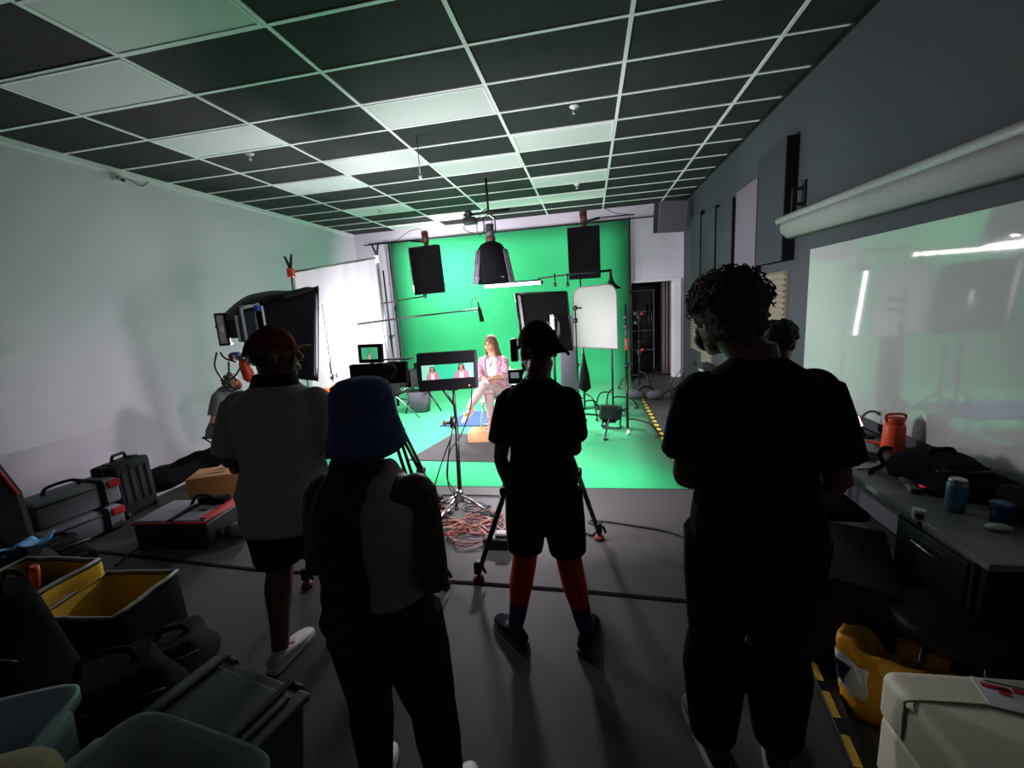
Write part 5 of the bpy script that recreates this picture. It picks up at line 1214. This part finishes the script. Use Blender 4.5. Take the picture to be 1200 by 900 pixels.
# case with red rim and grey top
X = xf((-3.52, 2.92, 0), .10)
t = thing('red_edged_case', 'low dark case with grey lid and red rim in front of the wooden box', 'case', (-3.52, 2.92, 0))
b = MB(X); b.rbox((0,0,.115), (.66,.42,.23), .03); b.build('case_body', M['black'], t)
b = MB(X); b.rbox((0,0,.243), (.65,.41,.03), .014); b.build('grey_lid', M['bagtop'], t)
b = MB(X); b.tube([(-.325,-.205,.235),(.325,-.205,.235),(.325,.205,.235),(-.325,.205,.235)], .012, close=True); b.rbox((.29,0,.257), (.06,.36,.02), .008); b.build('red_rim', M['redtrim'], t)
b = MB(X); b.rbox((.02,0,.262), (.05,.42,.012), .004); b.tube(spline([(-.05,.1,.26),(0,.12,.33),(.14,.1,.33),(.2,.08,.26)]), .013); b.rbox((.15,.13,.29), (.26,.10,.06), .02); b.build('carry_strap', M['blackcloth'], t)
b = MB(X); b.rbox((.17,-.02,.263), (.07,.03,.01), .004); b.build('lid_slot', M['black'], t)
# silver cylinder lamp and white leaning board beside it
q = at(272, 622, 'z', .07)
t = thing('silver_torch', 'short silver cylinder lamp lying right of the red rimmed case', 'lamp', (q.x, q.y, 0))
d = V((.85,.5,0)).normalized()
b = MB(); b.cyl(q-d*.03, q+d*.13, .065, .07, n=20); b.build('reflector_barrel', M['steel'], t)
b = MB(); b.cyl(q-d*.14, q-d*.03, .045, .055, n=18); b.build('lamp_base', M['black'], t)
t = thing('leaning_board', 'white edged flat board leaning against the case right of the wooden box', 'board', (-3.1, 3.0, .1))
a, c = at(245, 627, 'y', 2.95), at(296, 577, 'y', 3.3)
b = MB(); b.prism([a, c, c+V((.05,.02,-.16)), a+V((.05,-.02,-.10))], V((.02,-.015,.0))); b.build('board_panel', mat('kraft_board', srgb(150,128,108), .8), t)
b = MB(); b.tube([a, c], .014); b.build('white_edge', M['white'], t)
# ------------------------------------------------------------------ black and yellow crates
M['oliveyellow'] = mat('yellow_lining', srgb(200,165,40), .8, bump=.3, scale=14)
def crate(label, c, yaw, w, d, h, side=None, tilt=0):
    o = thing('fabric_crate', label, 'crate', c, 'collapsible fabric crates'); X = xf(c, yaw) @ Matrix.Rotation(tilt, 4, 'Y'); th = .018
    b = MB(X); i0 = [(-w/2,-d/2),(w/2,-d/2),(w/2,d/2),(-w/2,d/2)]; j0 = [(x*(1-2*th/w), y*(1-2*th/d)) for x, y in i0]
    def ring(q, z, f=1): 
        out = []
        for k in range(4):
            for s_ in range(5):
                a, e = V(q[k]+(z,)), V(q[(k+1)%4]+(z,)); out.append(a.lerp(e, s_/5)+V((.006*math.sin(k*7+s_*2.1+z*9), .006*math.cos(k*5+s_*1.7+z*8), 0)))
        return out
    b.rings([ring(i0, 0.0), ring(i0, h*.35), ring(i0, h*.7), ring(i0, h), ring(j0, h)], cap=False); b.face([v for v in list(b.bm.verts)[:20]]); b.build('outer_shell', M['blackcloth'], o)
    b = MB(X); j1 = [(x*.985, y*.985) for x, y in j0]; b.rings([ring(j1, h), ring(j1, h*.6), ring(j1, h*.3), ring(j1, .02)], cap=False); b.face([v for v in list(b.bm.verts)[-20:]]); b.build('lining', M['oliveyellow'], o)
    b = MB(X); b.tube(ring(i0, h+.004), .011, 8, close=True); b.build('rim', mat('grey_rim_binding', (.26,.26,.25), .6), o)
    if side: b = MB(X); b.grid(lambda u, v: (w/2+.012+.010*math.sin(v*4+u*9)*(1-v), -d/2+d*u, h*.98-h*.85*v), 14, 10); b.build('yellow_flap', M['yellowcloth'], o, solid=.006)
    for s_ in (-1, 1): b = MB(X); b.tube(spline([(w*.12, s_*(d/2+.012), h*.78),(w*.1, s_*(d/2+.03), h*.66),(-w*.1, s_*(d/2+.03), h*.66),(-w*.12, s_*(d/2+.012), h*.78)]), .010); b.build('web_handle', M['blackcloth'], o)
    return o
crate('open black crate with yellow lining on the dark floor at left', (-2.60, 1.64, 0), .12, .44, .38, .44)
crate('open black crate with bright yellow side and an orange tool inside', (-3.08, 1.55, 0), .05, .50, .44, .54, side=True)
q = V((-3.08, 1.55, 0))
t = thing('orange_tool', 'orange handled tool sticking up inside the yellow sided crate', 'tool', q+V((-.02,-.02,.4)))
p0, p1 = at(40, 663, 'y', 1.58), at(42, 700, 'y', 1.58)
b = MB(); b.tube([p0, p0.lerp(p1,.2), p1], [.018,.022,.017], 12); b.build('handle', M['orange'], t)
b = MB(); b.tube([p1, p1+V((0,0,-.16))], .012); b.build('shaft', M['red'], t)
soft_bag('backpack', 'small black bag on wheels beside the crates, nearest the man in maroon cap', (-2.22, 1.62, 0), (.16,.20,.24), .5, seed=5)
soft_bag('backpack', 'black bag stuffed inside the yellow sided crate', (-3.14, 1.58, .05), (.17,.13,.46), .1, seed=6, pockets=0)
# blue cloth on top of the heap
q = at(22, 642, 'y', 2.05)
b = MB(); b.grid(lambda u, v: q+V((-.20+.36*u, -.08+.2*v, -.05+.09*u+.02*math.sin(u*9+v*5)+.012*math.sin(u*21))), 24, 10); b.build('blue_cloth', mat('sky_blue_cloth', srgb(88,150,200), .8, bump=.3), label='crumpled sky blue cloth on the black bag at left edge', cat='cloth', solid=.012)
# dark dome: big black round bag at the left margin
t = soft_bag('round_bag', 'big round black bag at the left edge in front of the yellow flap', (-2.36, 1.08, 0), (.24,.20,.86), .2, m='blackcloth', seed=8, pockets=0, sq=.9)
soft_bag('backpack', 'flat topped black bag between the crates and the grey lidded tote', (-2.05, 1.22, 0), (.24,.20,.44), .6, m='blackcloth', seed=11)
# grey lidded tote with black clips
M['totelid'] = mat('grey_green_tote', (.075,.09,.095), .5, var=.06)
X = xf((-1.50, 1.16, 0), -.22)
t = thing('lidded_tote', 'grey lidded storage tote with black clips behind the clear bins', 'storage box', (-1.50, 1.16, 0))
b = MB(X); b.rings([[(x*s_, y*s_, z) for x, y in ((-.28,-.19),(.28,-.19),(.28,.19),(-.28,.19))] for s_, z in ((.88,0),(1,.30))], smooth=False); b.build('tub', M['totelid'], t, bevel=.015)
b = MB(X); b.rbox((0,0,.325), (.60,.42,.035), .014); b.rbox((0,0,.35), (.50,.32,.02), .01); b.build('lid', M['totelid'], t)
for x in (-.2, .2):
    b = MB(X); b.rbox((x,-.21,.31), (.09,.03,.08), .01); b.rbox((x,.21,.31), (.09,.03,.08), .01); b.rbox((x,0,.366), (.03,.42,.012), .004); b.build('clip', M['black'], t)
# two translucent bins in front
M['bin'] = mat('frosted_blue_plastic', srgb(196,212,222), .35, trans=.25, var=.03)
def bin_(label, c, yaw, w, d, h):
    o = thing('storage_bin', label, 'storage bin', c, 'frosted open bins in the corner'); X = xf(c, yaw)
    def rq(sx, sy, z, n=40): return [(sx*math.copysign(abs(math.cos(a))**.35, math.cos(a)), sy*math.copysign(abs(math.sin(a))**.35, math.sin(a)), z) for a in [2*PI*k/n for k in range(n)]]
    b = MB(X); W, D = w/2, d/2
    b.rings([rq(W*.86,D*.84,.0), rq(W*.96,D*.95,h-.05), rq(W,D,h-.04), rq(W*1.04,D*1.05,h-.045), rq(W*1.05,D*1.06,h-.005), rq(W*1.03,D*1.04,h), rq(W*.97,D*.96,h-.006), rq(W*.93,D*.92,h-.05), rq(W*.83,D*.80,.012)]); b.build('tub', M['bin'], o)
    for s_ in (-1, 1): b = MB(X); b.rbox((s_*W*1.03,0,h-.03), (.05,d*.42,.055), .014); b.build('grip_rim', M['bin'], o)
    return o
bin_('frosted open storage bin with dark cloth inside, partly cut off at the left corner', (-2.02, .74, 0), .45, .52, .44, .57)
bin_('frosted open storage bin with dark things inside, nearer the bottom edge', (-1.26, .75, 0), -.15, .60, .36, .58)
soft_bag('dark_bundle', 'dark bundle lying inside the left frosted bin', (-2.02, .74, .02), (.18,.13,.36), .62, m='darkcloth', seed=13, pockets=0, cat='bundle')
soft_bag('dark_bundle', 'dark bundle lying inside the nearer frosted bin', (-1.26, .75, .02), (.21,.12,.40), -.15, m='darkcloth', seed=14, pockets=0, cat='bundle')
# beige rounded armrest in the corner
p = V((-1.31, .63, .8))
t = thing('beige_armchair', 'beige rounded armrest cut off at the bottom left corner', 'armchair', (p.x-.3, p.y-.1, 0))
b = MB(); b.rbox((p.x-.10, p.y-.16, .43), (.34,.36,.86), .09, rz=.5, seg=4); b.build('armrest', mat('beige_leather', srgb(208,180,140), .5, bump=.1), t)
b = MB(); b.rbox((p.x-.48, p.y-.30, .22), (.5,.5,.44), .06, rz=.5); b.build('seat_cushion', mat('beige_leather_seat', srgb(200,172,132), .5, bump=.1), t)
# ================================================================== DESK AND THINGS ON THE RIGHT
M['desk'] = mat('grey_desk_laminate', (.19,.195,.195), .45, var=.05)
DZt = .75
t = thing('desk', 'dark desk along the right wall carrying bags and bottles', 'desk', (1.75, 2.6, 0))
outline = [(1.44,2.62),(1.44,1.75),(2.0,1.75),(2.0,3.75),(1.44,3.75)]
b = MB(); b.prism([(x, y, DZt-.03) for x, y in [(1.46,1.75),(2.0,1.75),(2.0,3.75),(1.46,3.75)]], (0,0,.03)); b.build('desk_top', M['desk'], t, bevel=.004)
for x in (1.52, 1.95):
    for y in (1.82, 3.68): b = MB(); b.box((x,y,(DZt-.03)/2), (.05,.05,DZt-.03)); b.build('leg', M['blackmetal'], t, bevel=.004)
b = MB(); b.box((1.97,2.75,.5), (.02,1.8,.4)); b.build('back_panel', M['black'], t)
b = MB(); b.box((1.66,2.05,.36), (.36,.44,.70)); dk = b.build('drawer_pedestal', M['black'], t, bevel=.006)
for k in range(3):
    b = MB(); b.box((1.475,2.05,.15+.22*k), (.012,.40,.20)); dd = b.build('drawer', M['blackmetal'], t, bevel=.004)
    b = MB(); b.tube([(1.468,1.98,.19+.22*k),(1.45,1.98,.19+.22*k),(1.45,2.12,.19+.22*k),(1.468,2.12,.19+.22*k)], .006); b.build('pull_handle', M['chrome'], dd)
top = lambda px, py: at(px, py, 'z', DZt)
# papers, adapters
q = top(985, 549)
b = MB(); b.rbox((1.60,2.86,DZt+.004), (.22,.30,.006), .001, rz=.2); b.build('paper_sheet', M['white'], label='white paper sheets on the desk beside the grey boxes', cat='paper')
b = MB(); b.rbox((1.72,3.04,DZt+.012), (.16,.22,.024), .004, rz=-.1); b.build('booklet', mat('pale_booklet', (.6,.6,.58), .6), label='pale booklet on the desk below the orange bottle', cat='booklet')
t = thing('converter_box', 'grey converter box with round dial on the desk', 'device', (1.66,2.88,DZt+.008))
b = MB(); b.rbox((1.68,2.90,DZt+.04), (.10,.20,.055), .008, rz=-.35); b.build('device_case', mat('grey_device', (.25,.25,.25), .5), t)
b = MB(); b.cyl((1.63,2.86,DZt+.045),(1.618,2.855,DZt+.045),.016); b.build('dial', M['black'], t)
# orange bottle
q = V((1.90, 3.02, DZt))
t = thing('orange_bottle', 'wide orange bottle with loop lid on the desk by the board', 'bottle', q)
b = MB(); b.lathe(q, [(0,0),(.058,0),(.062,.01),(.056,.16),(.050,.18),(.0,.18)]); b.build('bottle_body', M['orange'], t)
b = MB(); b.lathe(q+V((0,0,.175)), [(0,0),(.046,0),(.048,.04),(.040,.05),(0,.05)]); b.tube(spline([q+V((-.045,0,.19)), q+V((-.055,0,.235)), q+V((0,0,.245)), q+V((.055,0,.235)), q+V((.045,0,.19))]), .008); b.build('lid', mat('orange_lid', srgb(200,70,36), .4), t)
b = MB(); b.tube(spline([top(1000,523)+V((0,0,.01)), top(1015,520)+V((0,0,.012)), top(1030,522)+V((0,0,.015)), top(1045,524)+V((0,0,.01))]), .010); b.build('power_lead', M['orange'], label='bright orange power lead lying left of the orange bottle', cat='cord')
# desk lamp bar glowing, with headphones
q = top(1015, 512)
t = thing('led_bar', 'small pink white LED bar glowing on the desk end', 'lamp', q)
p0, p1 = at(1004,488,'y',3.25), at(1009,499,'y',3.2)
b = MB(); b.tube([p0, p1], .012); b.build('lit_bar', mat('pink_lit_bar', (.8,.6,.8), .4, emit=srgb(255,190,245), estr=2.5), t)
b = MB(); b.tube([q, (p0+p1)/2+V((0,.02,0))], .008); b.lathe(V((q.x,q.y,DZt)), [(0,0),(.05,0),(.05,.012),(0,.014)]); b.build('lamp_foot', M['black'], t)
q = at(1022, 505, 'y', 3.35)
t = thing('headphones', 'grey headphones lying at the back of the desk', 'headphones', (q.x,q.y,DZt))
b = MB(); b.tube([V((q.x,q.y,DZt+.02))+V((.075*math.cos(a), .02, .05+.10*math.sin(a))) for a in [PI*k/10 for k in range(11)]], .009); b.build('headband', mat('grey_headband', (.14,.14,.14), .5), t)
for s_ in (-1, 1): b = MB(); b.ell(V((q.x+s_*.075,q.y+.02,DZt+.045)), (.022,.04,.045)); b.build('ear_cup', M['blackcloth'], t)
# black backpack and dark bag lying on the desk
t = soft_bag('backpack', 'black rucksack lying on the desk in front of the projection board', (1.80, 2.50, DZt), (.16,.22,.165), .2, m='blackcloth', seed=21)
t = soft_bag('backpack', 'black shoulder bag on the desk at the right edge of the picture', (1.90, 2.10, DZt), (.09,.18,.13), .0, m='darkcloth', seed=22, pockets=0)
q = V((1.60,2.66,DZt))
b = MB(); b.tube(spline([(1.72,2.74,.86),(1.68,2.74,.865),(1.65,2.72,.83),(1.66,2.7,.78),(1.60,2.68,.756),(1.55,2.62,.76)]), .013); b.build('bag_strap', M['blackcloth'], label='twisted black strap trailing from the rucksack over the desk', cat='strap')
# phone / recorder
t = thing('audio_recorder', 'flat grey handheld recorder with a red light on the desk', 'recorder', (1.66,2.44,DZt))
b = MB(); b.rbox((1.64,2.44,DZt+.015), (.06,.17,.03), .01, rz=-.32); b.build('recorder_body', mat('grey_recorder', (.10,.10,.11), .4), t)
b = MB(); b.rbox((1.66,2.395,DZt+.031), (.025,.03,.003), .001, rz=-.32); b.build('red_display', mat('red_display', (.4,.05,.06), .4, emit=srgb(220,50,70), estr=.5), t)
b = MB(); b.rbox((1.63,2.47,DZt+.031), (.045,.07,.003), .001, rz=-.32); b.build('grey_display', mat('pale_display', (.28,.28,.3), .3), t)
# blue bottle and blue cup
q = V((1.665, 2.20, DZt))
t = thing('blue_bottle', 'steel blue drink can shaped bottle on the desk front', 'bottle', q)
b = MB(); b.lathe(q, [(0,0),(.034,0),(.038,.006),(.038,.125),(.034,.14),(0,.14)]); b.build('bottle_body', mat('steel_blue', srgb(104,140,166), .3, .5), t)
b = MB(); b.lathe(q+V((0,0,.138)), [(0,0),(.033,0),(.033,.012),(.028,.018),(0,.018)]); b.build('lid', M['steel'], t)
q = V((1.76, 2.09, DZt))
t = thing('blue_cup', 'small deep blue lidded cup beside the blue bottle', 'cup', q)
b = MB(); b.lathe(q, [(0,0),(.034,0),(.04,.07),(0,.07)]); b.build('cup_body', mat('deep_blue_cup', srgb(28,52,110), .4), t)
b = MB(); b.lathe(q+V((0,0,.068)), [(0,0),(.042,0),(.042,.018),(.036,.024),(0,.024)]); b.build('lid', mat('blue_lid', srgb(36,66,130), .4), t)
b = MB(); b.ell((1.70,2.02,DZt+.012), (.05,.03,.012)); b.build('computer_mouse', mat('pale_green_mouse', (.5,.55,.52), .4), label='pale flat mouse on the desk beside the blue cup', cat='mouse')
b = MB(); b.rbox((1.86,1.98,DZt+.003), (.14,.10,.004), .001, rz=.4); b.build('paper_sheet', M['white'], label='crumpled paper on the desk corner at the right edge', cat='paper')
# small white camera on the desk front
q = at(1077, 603, 'y', 2.04)
t = thing('webcam', 'tiny white square webcam with round black lens below the desk top', 'camera', q)
b = MB(); b.rbox(q, (.045,.04,.05), .006, rz=-.5); b.build('camera_case', M['white'], t)
d = V((-.48,-.87,0)); b = MB(); b.cyl(q+d*.018, q+d*.026, .015); b.build('lens', M['black'], t)
b = MB(); b.tube([q+V((0,0,-.025)), q+V((.03,.03,-.07))], .008); b.build('mount', M['blackmetal'], t)
# office chair between the tall man and the desk
c = V((1.44, 2.98, 0))
c = V((1.36, 2.86, 0))
t = thing('office_chair', 'black office chair on a steel column beyond the tall man', 'chair', c)
b = MB(); b.cyl(c+V((0,0,.10)), c+V((0,0,.44)), .025); b.build('gas_column', M['chrome'], t)
b = MB(); b.rbox(c+V((0,0,.47)), (.46,.46,.07), .03); b.build('seat', M['blackcloth'], t)
b = MB(); b.rbox(c+V((-.22,-.02,.78)), (.06,.40,.40), .03, rz=.0); b.tube([c+V((.0,0,.43)), c+V((-.22,0,.43)), c+V((-.24,0,.62))], .02); b.build('backrest', M['blackcloth'], t)
for k in range(5):
    a = 2*PI*k/5; d = V((math.cos(a),math.sin(a),0)); b = MB(); b.tube([c+V((0,0,.11)), c+d*.28+V((0,0,.08))], [.024,.016]); lg = b.build('leg', M['steel'] if k == 1 else M['black'], t)
    b = MB(); x, y, _ = frame_of(V((0,0,1)), d); b.cyl(c+d*.28+y*.02+V((0,0,.03)), c+d*.28-y*.02+V((0,0,.03)), .03); b.build('caster', M['rubber'], lg)
# glossy black low cabinets / cases between desk and ottoman
M['gloss'] = mat('glossy_black', (.005,.005,.005), .5, spec=.2)
t = thing('storage_chest', 'glossy black storage chest with steel fittings under the desk', 'chest', (1.5,1.95,0))
X = xf((1.24, 2.22, 0), -.45)
b = MB(X); b.rbox((0,0,.26), (.36,.62,.50), .02); b.build('chest_body', M['gloss'], t)
for y in (-.2, .2):
    b = MB(X); b.rbox((-.184,y,.36), (.012,.07,.05), .004); b.cyl((-.186,y,.37),(-.196,y,.37),.012); b.build('latch', M['chrome'], t)
for y in (-.29, .29):
    for z in (.03, .49): b = MB(X); b.ell((-.17,y,z), (.022,.022,.022)); b.build('ball_corner', M['chrome'], t)
b = MB(X); b.tube([(-.186,-.07,.24),(-.205,-.07,.24),(-.205,.07,.24),(-.186,.07,.24)], .008); b.build('carry_handle', M['blackmetal'], t)
# stacking black chairs suggested by glints: one swivel chair lying close by
c = V((1.40, 1.80, 0))
t = thing('leather_stool', 'round glossy black stool in the dark right of the yellow bag', 'stool', c)
b = MB(); b.lathe(c+V((0,0,.40)), [(0,0),(.17,0),(.19,.02),(.19,.06),(.17,.085),(0,.095)]); b.build('seat', M['gloss'], t)
b = MB(); b.tube([c+V((.15*math.cos(2*PI*k/24),.15*math.sin(2*PI*k/24),.16)) for k in range(24)], .010, close=True); b.build('foot_ring', M['blackmetal'], t)
for k in range(4): a = 2*PI*k/4+.4; d = V((math.cos(a),math.sin(a),0)); b = MB(); b.tube([c+d*.12+V((0,0,.41)), c+d*.17+V((0,0,.02))], .012); b.build('leg', M['blackmetal'], t)
# yellow plastic bag
M['yellowbag'] = mat('yellow_plastic_bag', srgb(222,160,24), .4, var=.12, scale=7, bump=.5, bscale=16)
bc = V((1.20, 1.80, 0))
t = thing('plastic_bag', 'crumpled yellow plastic bag with white and blue print beside the ottoman', 'bag', bc)
b = MB(); rnd = random.Random(5); n = 44; R = []
for i in range(16):
    v = i/15; z = .31*v; s_ = (.72+.30*v)*(.9+.1*math.sin(PI*v))
    R.append([(bc.x+.22*s_*math.cos(a)*(1+.05*math.sin(5*a+v*6)+.05*math.sin(11*a+v*13))+.02*v, bc.y+.13*s_*math.sin(a)*(1+.06*math.sin(4*a+1+v*5)+.06*math.sin(9*a+v*9)), z+.010*math.sin(3*a)*v+.008*math.sin(8*a)*v-.05*v*math.cos(a)) for a in [2*PI*k/n for k in range(n)]])
for i in range(5): R.append([bc+(V(p)-bc)*1+V((0,0,0))+(V((bc.x,bc.y,0))-V((p[0],p[1],0)))*(.12*(i+1))+V((0,0,-.03*i)) for p in R[15]])
b.rings(R); bag = b.build('bag_body', M['yellowbag'], t)
# flat printed patches follow the bag side facing the aisle
def patch(a0, a1, z0, z1, m, nm, off=.006):
    b = MB()
    def f(u, v):
        a = a0+(a1-a0)*u; zz = z0+(z1-z0)*v; i = zz/.34; i = max(0, min(.999, i))*15; k = int(i); fr = i-k
        ka = (a % (2*PI))/(2*PI)*n; j = int(ka) % n; ff = ka-int(ka)
        g = lambda r: V(R[r][j]).lerp(V(R[r][(j+1) % n]), ff)
        p = g(k).lerp(g(min(15, k+1)), fr); d = V((p.x-bc.x, p.y-bc.y, 0)).normalized(); return p+d*off
    b.grid(f, 16, 8); b.build(nm, m, bag, solid=.002)
patch(PI*.95, PI*1.25, .12, .28, M['white'], 'white_print')
patch(PI*.97, PI*1.13, .15, .25, mat('navy_print', srgb(30,32,70), .4), 'navy_print', .010)
# cream ottoman with a card on it
M['cream'] = mat('cream_leather', srgb(206,204,180), .5, var=.04, bump=.15, bscale=90)
OX = xf((1.36, 1.24, 0), .02)
t = thing('ottoman', 'cream leather bench seat in the bottom right corner', 'ottoman', (1.36, 1.24, 0))
b = MB(OX); b.rbox((0,0,.36), (.72,.62,.20), .045, seg=4); b.build('cushion', M['cream'], t)
b = MB(OX); b.rbox((0,0,.15), (.70,.60,.26), .03); b.build('base', M['cream'], t)
b = MB(OX); z_ = .395
def piping(y): return [(-.36,y,.30),(-.362,y,.42),(-.33,y,.458),(.0,y,.462),(.33,y,.458)]
for y in (.17, ): b.tube(spline(piping(y), 5), .004)
b.build('piping', mat('cream_piping', srgb(188,186,160), .5), t)
cdx = V((1.40, 1.40, .462))
t = thing('paper_card', 'white card with red marks lying on the cream bench', 'card', cdx)
cx_ = xf((1.36, 1.43, .4625), -.25)
b = MB(cx_); b.rbox((0,0,.003), (.24,.12,.005), .001); b.build('card_sheet', mat('card_white', (.55,.55,.56), .6), t)
b = MB(cx_)
for x, y, w, h in ((-.07,.028,.07,.02),(-.055,.015,.03,.028),(.02,.030,.09,.022),(.04,.012,.02,.03),(.085,.022,.02,.03)): b.rbox((x,y,.0065), (w,h,.002), .0005, rz=-.06)
b.build('red_print', mat('red_print', srgb(190,30,40), .6), t)
b = MB(cx_); b.rbox((.0,.052,.0065), (.18,.006,.002), .0005); b.build('grey_print', mat('grey_print', (.2,.2,.2), .6), t)
# low dark platform edge with yellow warning strips
t = thing('floor_ramp', 'low black ramp with yellow striped edge beside the tall mans feet', 'ramp', (.95,1.6,0))
a, c = V((.985, 1.99, 0)), V((.90, 1.36, 0)); dr_ = (c-a); sd = V((.24,-.03,0))
b = MB(); b.prism([a, c, c+V((0,0,.05)), a+V((0,0,.05))], V((.07,-.01,0))); b.build('ramp_body', M['black'], t, bevel=.004)
for u0, u1 in ((.0,.17),(.26,.46),(.58,.78)):
    p, q = a.lerp(c, u0)+V((.005,0,.051)), a.lerp(c, u1)+V((.005,0,.051)); b = MB(); b.prism([p, q, q+V((.028,-.004,0)), p+V((.028,-.004,0))], (0,0,.002)); b.build('yellow_stripe', mat('warning_yellow', srgb(196,160,50), .6), t)
# ================================================================== LIGHT
w = bpy.data.worlds.new('World'); sc.world = w; w.use_nodes = True
w.node_tree.nodes['Background'].inputs[0].default_value = (.5,.55,.6,1); w.node_tree.nodes['Background'].inputs[1].default_value = .028
area('flag_lamp_light', c1+V((0,.04,0)), c1+V((.25,2,-.5)), .5, 125, (1,.93,1), f1, .8)
area('flag_lamp_light', c2+V((0,.04,0)), c2+V((-.25,2,-.5)), .5, 125, (1,.93,1), f2, .8)
area('lantern_light', (pt.x, LY, lz0+.05), (pt.x, LY-.6, 0), .45,190, (1,.885,1), LT)
area('key_light', kc, kc+kd, .34, 75, (1,.885,1), KL)
area('softbox_area', mc+sight*.3-side*.03, mc+sight*.3+side*.5+V((0,0,-.08)), .7, 150, (1,.885,1), SX, hh*1.8)
sc.view_settings.view_transform = 'Standard'; sc.view_settings.look = 'None'; sc.view_settings.gamma = 1; sc.view_settings.exposure = 0
sc.view_settings.use_curve_mapping = False
sc.cycles.max_bounces = 8; sc.cycles.diffuse_bounces = 5; sc.cycles.use_denoising = True
